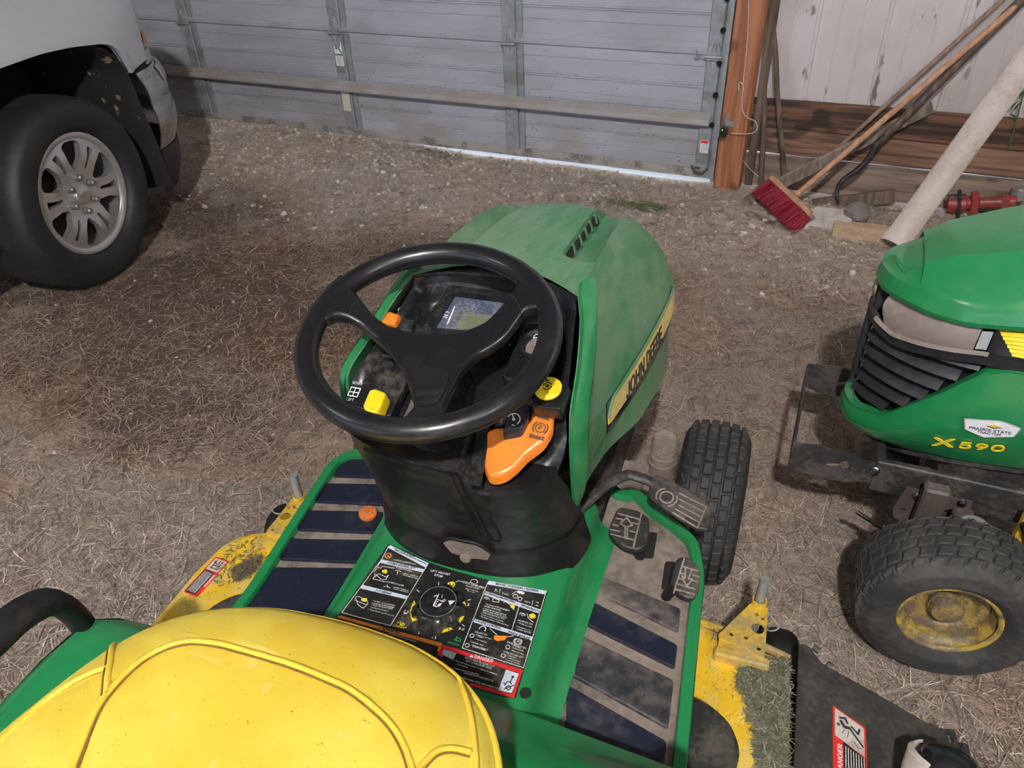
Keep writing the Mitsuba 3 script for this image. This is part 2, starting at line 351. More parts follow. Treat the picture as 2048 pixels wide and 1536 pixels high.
X, Y = np.meshgrid(xs, ys, indexing='ij')
add('floor', gridm(np.stack([X, Y, ground_z(X, Y)], -1)), 'soil', True, kind='structure')

# dry straw lying on the dirt, gravel by the door (nobody could count either)
def blades(x, y, z, L, w, colr, tilt=.25, curl=.35):
    n = len(x); a = rng.uniform(0, 2 * np.pi, n); d = np.stack([np.cos(a), np.sin(a), rng.normal(0, tilt, n)], -1); d /= np.linalg.norm(d, axis=1, keepdims=True)
    s = np.stack([-np.sin(a), np.cos(a), 0 * a], -1); b = rng.normal(0, curl, n)[:, None]; c = np.stack([x, y, z], -1)
    up = np.array([0, 0, 1.])
    ctr = np.stack([c - d * L[:, None] / 2, c + s * b * L[:, None] * .25 + up * L[:, None] * .07, c + d * L[:, None] / 2], 1)
    ctr[:, :, 2] = np.maximum(ctr[:, :, 2], z[:, None] + .0005)
    ww = w[:, None, None] * np.array([.5, 1, .35])[None, :, None] / 2
    V = np.concatenate([ctr - s[:, None] * ww, ctr + s[:, None] * ww], 1)
    i = (np.arange(n) * 6)[:, None]
    F = np.concatenate([i + k for k in ([0, 1, 4], [0, 4, 3], [1, 2, 5], [1, 5, 4])], 1).reshape(-1, 3)
    return trimesh.Trimesh(V.reshape(-1, 3), F, process=False), np.repeat(colr, 6, 0)
def straw(n, seed):
    r = np.random.default_rng(seed)
    # more blades where the camera is near
    u = r.uniform(0, 1, n * 3); th = np.radians(r.uniform(-78, 37, n * 3)); R = .70 + 4.3 * u ** .85
    x, y = R * np.sin(th), R * np.cos(th); k = (y < 3.72) & (x < 2.3)
    x, y = x[k], y[k]; big = meshkit.fbm(np.stack([x * 3.1, y * 3.1, 0 * x + .5], -1), 4, 0)
    k = r.uniform(0, 1, len(x)) > np.clip(dark_np(x, y) * .75 + (big - .5) * .8 + .45 * np.clip((y - 2.7) / .6, 0, 1), .04, .93)
    x, y = x[k][:n], y[k][:n]; n = len(x)
    pal = np.array([(.46, .380, .315), (.27, .213, .172), (.60, .51, .43), (.12, .09, .072), (.38, .315, .262), (.17, .16, .11), (.72, .65, .58)])
    c = pal[r.choice(7, n, p=[.25, .22, .14, .17, .14, .05, .03])] * r.uniform(.85, 1.35, (n, 1))
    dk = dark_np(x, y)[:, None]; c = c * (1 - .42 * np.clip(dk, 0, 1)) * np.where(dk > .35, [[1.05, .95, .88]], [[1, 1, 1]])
    L = r.gamma(3., .013, n) + .012; w = r.uniform(.0011, .0030, n)
    return blades(x, y, ground_z(x, y) + r.uniform(0, .006, n), np.minimum(L, .14), w, c)
m_, c_ = straw(210000, 3)
add('dry_straw', m_, 'vc_straw', False, color=c_, label='dry tan straw and grass clippings strewn over the dirt floor', category='straw', kind='stuff')
def stones(x, y, s, seed, colr):
    r = np.random.default_rng(seed); ico = trimesh.creation.icosahedron(); n = len(x)
    V = ico.vertices[None] * (1 + r.uniform(-.3, .3, (n, 12, 1))) * (s[:, None, None] * r.uniform(.55, 1.15, (n, 1, 3)))
    a = r.uniform(0, 6.28, n); ca, sa = np.cos(a)[:, None], np.sin(a)[:, None]
    V = np.stack([V[..., 0] * ca - V[..., 1] * sa, V[..., 0] * sa + V[..., 1] * ca, V[..., 2] * .8], -1) + np.stack([x, y, ground_z(x, y) + s * .25], -1)[:, None]
    F = (ico.faces[None] + (np.arange(n) * 12)[:, None, None]).reshape(-1, 3); return trimesh.Trimesh(V.reshape(-1, 3), F, process=False), np.repeat(colr, 12, 0)
r_ = np.random.default_rng(8); n_ = 13000
x_ = r_.uniform(-4.6, 1.6, n_); y_ = 3.78 - np.abs(r_.normal(0, .48, n_)) - .02 * r_.uniform(0, 1, n_); far = r_.uniform(0, 1, n_) < .16
y_[far] = r_.uniform(.9, 3.7, far.sum()); k_ = ~((x_ > -.62) & (x_ < -.44) & (y_ > 3.65)); x_, y_ = x_[k_], y_[k_]
s_ = np.clip(r_.gamma(2.2, .0024, len(x_)), .002, .016); s_[y_ < 2.6] *= .6
c_ = np.array([(.42, .375, .325), (.52, .475, .42), (.30, .255, .21), (.60, .57, .53)])[r_.choice(4, len(x_), p=[.4, .25, .27, .08])] * r_.uniform(.9, 1.35, (len(x_), 1))
m_, c_ = stones(x_, y_, s_, 9, c_)
add('gravel', m_, 'vc_straw', False, color=c_, label='pale limestone gravel scattered along the foot of the garage door', category='gravel', kind='stuff')
def weeds(x, y, n, seed, h, green=((.07, .12, .03), (.11, .16, .05), (.05, .085, .025))):
    r = np.random.default_rng(seed); xx, yy = x + r.normal(0, .09, n) * 1.4, y + r.normal(0, .03, n)
    c = np.array(green)[r.choice(3, n)] * r.uniform(.7, 1.2, (n, 1)); return blades(xx, yy, ground_z(xx, yy) + .006, r.uniform(.4, 1, n) * h, r.uniform(.002, .006, n), c, .5)
m_, c_ = weeds(-.87, 3.36, 260, 1, .05)
add('weed_patch', m_, 'vc_straw', False, color=c_, label='small patch of green weeds in the gravel in front of the door', category='weeds', kind='stuff')
m_, c_ = weeds(-2.12, 3.70, 160, 2, .04)
add('weed_patch', m_, 'vc_straw', False, color=c_, label='thin green weeds along the foot of the door near its middle', category='weeds', kind='stuff')

# ceiling and far walls of the barn (open behind the camera)
add('ceiling', cbox(12.4, 9.2, .08, .004, (-1.5, -.7, 3.62)), 'ceiling_white', False, kind='structure')
add('wall_left', cbox(.1, 9.0, 3.58, .004, (-7.4, -.7, 1.77)), 'barn_wall', False, kind='structure')
add('wall_right', cbox(.1, 9.0, 3.58, .004, (4.5, -.7, 1.77)), 'barn_wall', False, kind='structure')
add('wall_front__header', cbox(12, .1, 1.2, .004, (-1.5, 3.95, 3.0)), 'barn_wall', False)
add('wall_front__side_panel', cbox(1.3, .1, 2.5, .004, (-6.75, 3.95, 1.2)), 'barn_wall', False)

# sectional garage door
def door_profile(z0, z1, marks):
    """(z, depth) of one section; depth is towards the room."""
    pts = [(z0, 0), (z0 + .008, .004)]
    for z, w, d in marks: pts += [(z - w, .004), (z - w * .35, .004 + d), (z + w * .35, .004 + d), (z + w, .004)]
    return pts + [(z1 - .008, .004), (z1, 0)]
XD0, XD1, YD = -6.0, -.625, 3.79
def section(z0, z1, marks, lip=None):
    pr = np.array(door_profile(z0, z1, marks)); 
    if lip: pr = np.vstack([[(z0, .004), (z0 + .004, .017), (z0 + .024, .019), (z0 + .029, .012), (z0 + .047, .012), (z0 + .052, .004)], pr[2:]])
    xs = np.linspace(XD0, XD1, 3)
    P = np.stack([np.stack([np.full(len(pr), x), YD - pr[:, 1], pr[:, 0]], -1) for x in xs])
    return shell(P, .004, True)
MARK = lambda b: [(b + .126, .004, -.004), (b + .193, .006, -.007), (b + .212, .006, .006), (b + .343, .004, -.004), (b + .381, .003, -.003), (b + .449, .006, -.007), (b + .470, .006, .006), (b + .546, .004, -.004)]
tag('door_1', kind='structure')
add('door_1__section', section(.040, .600, [(z, w, d) for z, w, d in MARK(0)]), 'door_skin', 25)
add('door_1__section', section(.604, 1.200, [(.717, .004, -.004), (.768, .006, -.007), (.787, .006, .006), (.92, .004, -.004), (1.05, .006, -.007), (1.07, .006, .006)], True), 'door_skin', 25)
for k in range(2): add('door_1__section', section(1.204 + .6 * k, 1.80 + .6 * k, [(1.32 + .6 * k, .004, -.004), (1.40 + .6 * k, .006, -.007), (1.66 + .6 * k, .006, .006)], True), 'door_skin', 25)
P_ = np.array([(z, d) for z, d in ((.034, .0), (.034, .024), (.060, .026), (.066, .018), (.066, .0))])
add('door_1__bottom_rail', shell(np.stack([np.stack([np.full(5, x), YD - P_[:, 1], P_[:, 0]], -1) for x in np.linspace(XD0, XD1, 4)]), .003), 'door_seal', 25)
xx_ = np.linspace(XD0, XD1, 260); sag = .006 * meshkit.fbm(np.stack([xx_ * 9, 0 * xx_, 0 * xx_], -1), 3, 5)
add('door_1__seal', [gridm(np.stack([np.stack([xx_, np.full(260, YD - .014 + k), np.where(j, .036, .022 - sag * (1 if k == 0 else .5))], -1) for k, j in ((0, 1), (-.004, 0), (.006, 0), (.010, 1))]))], 'door_seal', 25)
def stile(x, w, z0, z1):
    pr = np.array([(-w / 2, 0), (-w / 2, .022), (-w / 2 + .003, .025), (w / 2 - .003, .025), (w / 2, .022), (w / 2, .006), (w / 2 + .016, .006), (w / 2 + .018, .016), (w / 2 + .034, .016), (w / 2 + .036, 0)])
    return shell(np.stack([np.stack([x + pr[:, 0], YD - .004 - pr[:, 1], np.full(len(pr), z)], -1) for z in np.linspace(z0, z1, 3)]), .002)
STX = [-4.84, -3.845, -2.751, -1.703, -.672]
for x in STX:
    for z0, z1 in ((.062, .596), (.606, 1.196), (1.206, 1.796)): add('door_1__stile', stile(x, .07 if x < -.7 else .062, z0, z1), 'galvanised', 25)
def hinge(x, z):
    a = bprism(rounded([(-.030, .006), (.030, .006), (.016, .062), (.008, .075), (-.008, .075), (-.016, .062)], .006), 0, .004, .0015)
    b = a.copy(); b.apply_scale([1, -1, 1]); b.invert()
    ribs = [bprism(rounded([(-.014, .016), (-.008, .016), (.001, .058), (-.003, .060)], .002), .003, .008, .0015), bprism(rounded([(.008, .016), (.014, .016), (.004, .060), (0, .058)], .002), .003, .008, .0015)]
    rb = [mv(r, np.diag([1, -1, 1, 1.])) for r in ribs]
    pin = tube([(-.036, 0, .008), (.036, 0, .008)], .0075, 10); bolt = [cyl(.006, .006, .001, 8, (0, y, .003)) for y in (.052, -.052)]
    return mv(cat(a, b, ribs, rb, pin, bolt), frame((x, YD - .031, z), (1, 0, 0), (0, 0, 1), (0, -1, 0)) @ np.diag([1.1, 1.1, 1.5, 1]))
for x in STX:
    for z in (.602, 1.202): add('door_1__hinge', hinge(x, z), 'hinge_steel', 30)
for z in (.602,):
    add('door_1__roller', [tube([(-.70, YD - .045, z - .012), (-.585, YD - .045, z - .012)], .0055, 10), onto(cyl(.022, .016, .004, 20), (-.602, YD - .045, z - .012), (0, 1, 0), (0, 0, 1))], 'steel_grey', 30)
    add('door_1__latch', [cbox(.014, .022, .006, .001, (-.742, YD - .036, z - .005)), cbox(.006, .014, .034, .001, (-.752, YD - .040, z + .008))], 'galvanised', 30)
st_ = np.array([(.298, .004), (.298, .052), (.304, .055), (.318, .055), (.324, .050), (.345, .004)])
add('door_1__strut', shell(np.stack([np.stack([np.full(6, x), YD - .026 - st_[:, 1], st_[:, 0]], -1) for x in np.linspace(XD0, -.652, 5)]), .002), 'strut_metal', 25)
add('door_1__handle', [cbox(.03, .012, .012, .002, (-.69, YD - .03, .075)), tube([(-.72, YD - .034, .085), (-.70, YD - .05, .06), (-.66, YD - .05, .055), (-.64, YD - .034, .08)], .006, 8)], 'bracket_brown', 30)
# warning labels stuck on the stiles
DF = lambda x, z: frame((x, YD - .0325, z), (1, 0, 0), (0, 0, 1), (0, -1, 0))
f_ = DF(-2.751, .5)
add('door_1__warning_label', [bprism(rounded([(-.026, -.075), (.026, -.075), (.026, .060), (-.026, .060)], .005), 0, .0006, .0002)], 'print_white', False, f_)
lab = 'door_1__warning_label'
add(lab + '__falling_figure', [stroke([(-.018, .052), (-.004, .040), (.004, .022)], .008, .0006, .0011), stroke([(.004, .024), (.010, .008), (.020, -.002)], .006, .0006, .0011), stroke([(.002, .026), (-.010, .016), (-.016, .020)], .005, .0006, .0011), stroke([(-.006, .044), (.014, .050)], .005, .0006, .0011), plate(circ(-.016, .034, .006), .0006, .0011), stroke([(-.022, .056), (.02, .056)], .006, .0006, .0011)], 'print_dark', False, f_)
add(lab + '__stripe', [cbox(.050, .009, .0005, .0001, (0, -.014, .0008))], 'print_green', False, f_)
add(lab + '__small_print', [stroke([(-.018, y), (.018, y)], .0022, .0006, .0009) for y in np.arange(-.068, -.022, .0065)], 'print_grey', False, f_)
f_ = DF(-2.751, .235)
add('door_1__faded_label', [bprism(rounded([(-.026, -.06), (.026, -.06), (.026, .05), (-.026, .05)], .005), 0, .0006, .0002)], 'faded_white', False, f_)
f_ = DF(-.668, .185)
add('door_1__tension_label', [bprism(rounded([(-.021, -.032), (.021, -.032), (.021, .032), (-.021, .032)], .003), 0, .0006, .0002)], 'print_white', False, f_)
add('door_1__tension_label__red_band', [cbox(.036, .012, .0005, .0001, (0, .023, .0008))], 'print_red', False, f_)
add('door_1__tension_label__small_print', [stroke([(-.015, y), (.015, y)], .002, .0006, .0009) for y in np.arange(-.024, .012, .006)], 'print_grey', False, f_)
# vertical track beside the door
tk = np.array([(-.628, 3.745), (-.598, 3.745), (-.598, 3.705), (-.612, 3.705)])
add('door_track', [shell(np.stack([np.c_[tk, np.full(4, z)] for z in (.03, 1.2, 2.4)]), .003), cbox(.03, .006, 2.36, .001, (-.607, 3.752, 1.21))], 'galvanised', 20, label='galvanised steel vertical track between the door and the wooden post', category='door track')
for z in (.30, .44, .58, .72, .85): add('door_track__slot', onto(cyl(.012, .012, .002, 12), (-.640, 3.742, z), (1, 0, 0), (0, 0, 1)), 'dark_void', 30)
# the timber post
pz = np.linspace(-.03, 3.5, 60); w_ = .004 * (meshkit.fbm(np.stack([pz * 3, 0 * pz, 0 * pz], -1), 3) - .5)
sec = ring2(rounded([(-.592, 3.70), (-.470, 3.70), (-.470, 3.82), (-.592, 3.82)], .008, 4))
add('timber_post', gridm(np.stack([np.c_[sec + [w, w * .5], np.full(len(sec), z)] for z, w in zip(pz, w_)]), cv=True), 'post_wood', 40, label='reddish brown square timber post to the right of the garage door', category='post')
# white ribbed steel siding over wooden planks
def sheet(x0, x1):
    prof = [];  x = x0
    while x < x1 - 1e-6:
        k = round((x - x0) / .0955); h = .016 if k % 3 == 0 else .005; w = .020 if k % 3 == 0 else .012
        prof += [(x, 0), (x + w * .25, h), (x + w * .75, h), (x + w, 0)]; x += .0955
    prof.append((x1, 0)); pr = np.array(prof)
    return shell(np.stack([np.stack([pr[:, 0], 3.925 - pr[:, 1], np.full(len(pr), z)], -1) for z in (.372, 2.4)]), .002)
tag('wall_front', kind='structure')
for k in range(4): add('wall_front__siding_sheet', sheet(-.555 + .8595 * k, -.555 + .8595 * (k + 1)), 'siding_white', 20)
def plank(z0, z1, y, t, seed, x0=-.62, x1=3.2):
    xx = np.linspace(x0, x1, 90); e0 = .006 * (meshkit.fbm(np.stack([xx * 5, 0 * xx + seed, 0 * xx], -1), 3) - .5); e1 = .006 * (meshkit.fbm(np.stack([xx * 5, 0 * xx + seed + 9, 0 * xx], -1), 3) - .5)
    c = .004; S = [(0, c), (c, 0), (t - c, 0), (t, c), (t, -c), (t - c, 0), (c, 0), (0, -c)]
    P = np.stack([np.stack([xx, np.full(90, y - d), (z0 + e0 + o) if i < 4 else (z1 + e1 + o)], -1) for i, (d, o) in enumerate(S)], 1)
    m = gridm(P, cv=True); return cat(m, gridm(np.stack([P[0, :4], P[0, :3:-1]])), gridm(np.stack([P[-1, :4], P[-1, :3:-1]])))
add('wall_front__plank', plank(.273, .400, 3.905, .045, 1), 'plank_dark', 30)
add('wall_front__plank', plank(.150, .268, 3.90, .038, 2), 'plank_wood', 30)
add('wall_front__plank', plank(-.06, .139, 3.895, .036, 3), 'plank_grey', 30)

# ---- things in the corner by the post ---------------------------------------------------------
use(WORLD)
def stick(a, b, r0, r1, n=14, bend=.006, seed=0, sides=10):
    t = np.linspace(0, 1, n)[:, None]; p = np.asarray(a) * (1 - t) + np.asarray(b) * t
    p = p + bend * (meshkit.fbm(np.c_[t * 3, 0 * t + seed, 0 * t], 2)[:, None] - .5) * np.array([2, 1, 1]) * np.sin(np.pi * t); return tube(p, np.linspace(r0, r1, n), sides)
add('wooden_pole', stick((-.372, 3.80, -.02), (-.50, 3.86, .93), .013, .012, seed=1), 'pole_wood', 40, label='thin weathered pole leaning just right of the post, the one nearer the post', category='pole')
add('wooden_pole', stick((-.262, 3.80, .03), (-.492, 3.845, .92), .014, .011, seed=2), 'pole_wood', 40, label='thin weathered pole leaning from the planks up against the post, the farther one', category='pole')
add('fence_stake', [cbox(.035, .03, .98, .003, (-.443, 3.835, .46))], 'pole_wood', False, label='dark upright stake standing tight against the right side of the post', category='stake')
# push broom
A_, B_ = np.array((-0.308,3.584,0.125)), np.array((-0.1014,3.329,0.085))
L_ = np.linalg.norm(B_ - A_); xa = unit(B_ - A_); h0 = np.array((-0.1865,3.4719,0.11)); h1 = np.array((0.4946,3.86,0.8619))
hd = unit(h1 - h0); za = unit(np.cross(np.cross(xa, hd), xa)); 
ft = frame((A_ + B_) / 2, xa, np.cross(za, xa), za)
bk = 'push_broom'
tag(bk, 'push broom with dark red bristles and a long wooden handle leaning up the white wall', 'broom')
add(bk + '__head', [cbox(L_, .055, .020, .004, (0, 0, 0)), cbox(L_ * .98, .02, .006, .002, (0, -.012, .012))], 'broom_wood', False, ft)
r_ = np.random.default_rng(3); br = []
n_ = 2600; bx = r_.uniform(-L_ / 2 + .006, L_ / 2 - .006, n_); by = r_.uniform(-.026, .026, n_); ln = r_.uniform(.082, .098, n_)
top = np.stack([bx, by, np.full(n_, -.008)], -1); tip = top + np.stack([r_.normal(0, .007, n_), by * .5 + r_.normal(0, .006, n_), -ln], -1)
s_ = np.stack([np.cos(bx * 999), np.sin(bx * 999), 0 * bx], -1) * .0014
V_ = np.stack([top - s_, top + s_, tip + s_ * .7, tip - s_ * .7], 1).reshape(-1, 3); i_ = (np.arange(n_) * 4)[:, None]
core = cbox(L_ - .012, .046, .080, .006, (0, 0, -.05))
add(bk + '__bristles', [core, trimesh.Trimesh(V_, np.concatenate([i_ + [0, 1, 2], i_ + [0, 2, 3]], 1).reshape(-1, 3), process=False)], 'bristle', False, ft)
add(bk + '__handle', tube([h0 - hd * .02, h0 + hd * .3, h0 + hd * .8, h0 + hd * float((3.88 - h0[1]) / hd[1])], .0125, 14), 'broom_wood', 40)
add('rake_handle', stick((-0.0544,3.8,0.2367), (0.4346,3.882,0.8679), .010, .010, seed=4, bend=.002), 'rake_wood', 40, label='slender brown handle leaning on the white wall just above the broom handle', category='handle')
k_ = 'hooked_tool'
tag(k_, 'old tool with a thick dark wooden handle and a bent iron hook', 'hand tool')
d0, d1 = np.array((0.095,3.7,0.2929)), np.array((0.5081,3.87,0.884))
add(k_ + '__handle', tube(smoothpath([d0, d0 * .7 + d1 * .3, d0 * .35 + d1 * .65, d1], 20), np.interp(np.linspace(0, 1, 20), [0, .1, .5, 1], [.013, .016, .019, .021]), 14), 'tool_dark', 40)
add(k_ + '__iron_hook', tube(smoothpath([d0 + (d1 - d0) * .08, d0, (0.0733,3.69,0.2277), (0.0377,3.67,0.178), (-0.0076,3.65,0.1378), (-0.0224,3.64,0.1049), (-0.0006,3.62,0.0412)], 30), np.interp(np.linspace(0, 1, 30), [0, .5, .8, 1], [.015, .013, .010, .004]), 10), 'frame_black', 40)
add(k_ + '__collar', tube([d0 + unit(d1 - d0) * -.005, d0 + unit(d1 - d0) * .03], .0175, 12), 'frame_black', 30)
def board(a, b, w, t, key, m, label, n=24, seed=1, side=(0, 0, 1)):
    a, b = np.asarray(a), np.asarray(b); x = unit(b - a); s = np.asarray(side, float); s = unit(s - (s @ x) * x); L = np.linalg.norm(b - a)
    tt = np.linspace(0, L, n); e = .004 * (meshkit.fbm(np.c_[tt * 9, 0 * tt + seed, 0 * tt], 3) - .5)
    S = ring2(rounded([(-w / 2, -t / 2), (w / 2, -t / 2), (w / 2, t / 2), (-w / 2, t / 2)], .003, 3))
    P = np.stack([np.c_[np.full(len(S), q), S[:, 0] * (1 + ee / w * 3) + ee, S[:, 1]] for q, ee in zip(tt, e)]); m_ = cat(gridm(P, cv=True), mv(capm(S, 0, False), frame((0, 0, 0), (0, 1, 0), (0, 0, 1), (1, 0, 0))), mv(capm(S, 0), frame((L, 0, 0), (0, 1, 0), (0, 0, 1), (1, 0, 0))))
    add(key, mv(m_, frame(a, x, s, np.cross(x, s))), m, 30, label=label, category='board')
board((-0.2754,3.62,0.0959), (0.2797,3.84,0.4352), .058, .018, 'weathered_board', 'board_grey', 'long weathered grey board leaning on the planks behind the broom', side=(.25, -.1, 1))
board((-0.4075,3.5185,0.022), (-0.3282,3.6855,0.04), .05, .025, 'weathered_board', 'board_grey', 'stub of grey board sticking out of the gravel left of the broom bristles', side=(.2, 1, .5))
board((-0.3803,3.4347,0.012), (-0.1454,3.2846,0.01), .035, .016, 'weathered_board', 'board_grey', 'short pale board lying on the gravel in front of the broom', side=(.4, 1, .1))
board((-0.1155,3.66,-0.007), (0.2205,3.74,0.055), .06, .035, 'weathered_board', 'tool_dark', 'dark split log lying along the foot of the planks behind the stones', side=(0, .3, 1))
# stones and brick
add('white_block', mv(cat(bprism(rounded([(-.095, -.055), (.085, -.066), (.095, .036), (.03, .066), (-.08, .055)], .015), 0, .078, .010)), yaw((-.022, 3.42, -.006), -8)), 'stone_white', 30, label='chipped whitish stone block right of the broom head', category='stone')
add('round_stone', mv(blob(3, (.056, .052, .046), .08, 3), frame((0.0802,3.4343,0.08), (1, 0, 0), (0, 1, 0), (0, 0, 1))), 'stone_grey', True, label='dark grey rounded stone resting behind the tan brick', category='stone')
bb = (0.1031,3.3182,0.04)
add('tan_brick', mv(bprism(rounded([(-.108, -.030), (.108, -.034), (.106, .032), (-.104, .034)], .006), 0, .074, .006), yaw((bb[0], bb[1] + .02, -.006), 4)), 'brick_tan', 30, label='tan brick lying in front of the dark round stone', category='brick')
add('small_stone', mv(blob(2, (.032, .024, .022), .22, 5), frame((-0.1299,3.3652,0.014), (1, 0, 0), (0, 1, 0), (0, 0, 1))), 'stone_white', 25, label='small cream stone at the tip of the broom bristles', category='stone')
for q, (a, s, l) in enumerate([((-0.2932,3.5824,0.012), .018, 'small pale stone left of the broom bristles, the upper one'), ((-0.2502,3.4136,0.012), .016, 'small pale stone by the lower edge of the broom bristles'), ((-0.3378,3.3144,0.01), .014, 'pale pebble on the gravel left of the short pale board')]):
    add('small_stone', mv(blob(2, (s * 1.2, s, s * .8), .2, 11 + q), frame(a, (1, 0, 0), (0, 1, 0), (0, 0, 1))), 'stone_white', 25, label=l, category='stone')
# plastic pipe
p0, p1 = np.array((0.2526,3.2856,0.05)), np.array((0.5497,3.7,0.6614)); pd = unit(p1 - p0); p0 = p0 - pd * .03
ptag = 'drain_pipe'; fp = axes(p0, pd); Lp = float((3.84 - p0[1]) / pd[1])
tag(ptag, 'long dirty white plastic pipe leaning on the wall behind the right tractor', 'pipe')
def hollow(r, t, a, b): return lathe([(r - t, a), (r - .001, a), (r, a + .002), (r, b), (r - t, b), (r - t, a)], 36)
add(ptag + '__pipe', hollow(.053, .005, .03, Lp), 'pvc', 35, fp)
add(ptag + '__coupling', hollow(.058, .005, 0, .055), 'pvc', 35, fp)
# red bottle jack lying by the wall
jk = 'hydraulic_jack'
tag(jk, 'dusty red hydraulic jack lying at the foot of the planks right of the pipe', 'jack')
j0, j1 = np.array((0.4451,3.74,0.0465)), np.array((0.7111,3.74,0.0984)); jd = unit(j1 - j0); fj = axes(j0, jd, (0, 0, 1)); Lj = np.linalg.norm(j1 - j0)
add(jk + '__body', [cyl(.036, .075, .004, 24), cyl(.026, .03, .003, 24, (0, 0, .07)), cbox(.085, .07, .03, .005, (0, 0, .105)), cyl(.024, Lj - .13, .004, 24, (0, 0, .12)), cbox(.05, .05, .03, .004, (0, 0, Lj - .05))], 'jack_red', 30, fj)
add(jk + '__base_plate', [cbox(.11, .09, .014, .003, (-.004, 0, .045)), cyl(.014, .07, .002, 14, (.03, .0, .0))], 'frame_black', 25, fj)
add(jk + '__label', [cbox(.030, .002, .045, .0008, (.0, -.0245, .18)), cbox(.028, .003, .02, .0008, (-.05, -.02, .10))], 'print_white', False, fj)
add(jk + '__bolt', [cyl(.006, .004, .001, 10)], 'dark_void', 30, fj @ frame((.0, -.0255, .18), (1, 0, 0), (0, 0, 1), (0, -1, 0)))
add('metal_can', mv(lathe([(1e-4, 0), (.028, 0), (.031, .004), (.031, .05), (.028, .056), (.020, .058), (1e-4, .058)], 24), frame((0.7111,3.8,0.0819), (1, 0, 0), (0, 1, 0), (0, 0, 1))), 'steel_grey', 30, label='small dull grey can on the ground at the far end of the red jack', category='can')
# door safety sensor on the post
sk = 'door_sensor'
tag(sk, 'small black door sensor with a green light near the foot of the post', 'sensor')
sp = np.array((-0.5656,3.66,0.302))
add(sk + '__housing', [mv(cbox(.030, .050, .034, .006), frame(sp, (1, 0, 0), (0, 1, 0), (0, 0, 1))), onto(cyl(.017, .012, .004, 18), sp + [.0, -.022, -.004], (1, 0, 0), (0, 0, 1))], 'sensor_black', 30)
add(sk + '__bracket', [mv(cbox(.003, .075, .045, .001), frame(sp + [-.019, .005, .002], (1, 0, 0), (0, 1, 0), (0, 0, 1))), mv(cbox(.042, .003, .028, .001), frame(sp + [.012, .036, .022], (1, 0, 0), (0, 1, 0), (0, 0, 1))), mv(cbox(.018, .003, .05, .001), frame(sp + [.0, .038, .045], (1, 0, 0), (0, 1, 0), (0, 0, 1)))], 'steel_grey', False)
for kk, (dx, dz, em) in enumerate(((-.006, .012, (.15, 3., .2)), (-.010, -.014, (3., .2, .15)))):
    key = add(sk + ('__green_light' if kk == 0 else '__red_light'), mv(trimesh.creation.icosphere(2, .0035), frame(sp + [dx, -.028, dz], (1, 0, 0), (0, 1, 0), (0, 0, 1))), 'led_green', True)
    scene[key]['emitter'] = {'type': 'area', 'radiance': rgb(*em)}
wp = lambda x, y, Y: (-0.7488,3.7,0.845)
add('sensor_wire', tube(smoothpath([(-0.5397,3.695,0.8533), (-0.5233,3.695,0.6917), (-0.5128,3.695,0.4777), (-0.5056,3.695,0.4056), (-0.4777,3.68,0.368), (-0.4329,3.66,0.3596), (-0.417,3.64,0.3339), (-0.4312,3.65,0.3108), (-0.49,3.66,0.2965), (-0.5346,3.66,0.2951)], 60), .0018, 6), 'white_wire', True, label='thin white wire running down the post to the small sensor', category='wire')
add('wire_hook', tube(smoothpath([(-0.5287,3.692,0.4808), (-0.5324,3.684,0.5077), (-0.5261,3.68,0.5191), (-0.5147,3.68,0.51), (-0.5084,3.684,0.481)], 24), .0022, 6), 'white_wire', True, label='small bent wire hook on the face of the post', category='hook')
add('wall_wire', tube(smoothpath([(-0.4971,3.72,0.2044), (-0.4757,3.75,0.1447), (-0.4268,3.78,0.0827), (-0.3925,3.8,0.0506)], 24), .0016, 6), 'white_wire', True, label='loose thin wire hanging across the planks right of the post', category='wire')
# green weed growing up the wall
r_ = np.random.default_rng(6); ms = []
g0 = np.array((0.613,3.86,0.468))
for q in range(26):
    c = g0 + r_.normal(0, 1, 3) * [.05, .012, .06]; d = unit(r_.normal(0, 1, 3) + [0, -1, .6]); s = unit(np.cross(d, [.2, .1, 1])); L = r_.uniform(.02, .045); w = L * .35
    ms.append(shell(np.stack([np.stack([c + d * L * t - s * w * math.sin(math.pi * max(t, .04)) , c + d * L * t + np.cross(d, s) * .003, c + d * L * t + s * w * math.sin(math.pi * max(t, .04))]) for t in (0, .35, .7, .97)]), .0006))
add('climbing_weed', [ms, tube(smoothpath([g0 + [.01, 0, -.2], g0 + [0, -.01, -.05], g0 + [-.01, 0, .08]], 12), .003, 6)], 'leaf', 30, label='green leafy weed on the white wall at the right edge behind the pipe', category='weed')

# ---- pickup truck: x forward, y out to the camera's side, z up -----------------------------------
kx, ky = np.array([math.sin(-.18570763), math.cos(-.18570763), 0]), np.array([math.cos(-.18570763), -math.sin(-.18570763), 0])
# the frame is left-handed (mirrored) on purpose: x forward, y right, z up
use(frame((-2.76287, 1.94692, 0), kx, ky, (0, 0, 1)), (0, -.93, .6))
tk_ = 'pickup_truck'
tag(tk_, 'silver pickup truck with alloy wheels parked nose to the garage door', 'pickup truck')
RW, RT = .238, .37
def plan(s):
    """Outline of the nose seen from above, s from 0 (side) to 1 (centre front): (x, y)."""
    pts = np.array([(.42, 0), (.55, -.005), (.64, -.02), (.72, -.055), (.80, -.115), (.86, -.21), (.90, -.34), (.93, -.52), (.95, -.72), (.955, -.92)])
    return interp(pts, 2, np.atleast_1d(s))
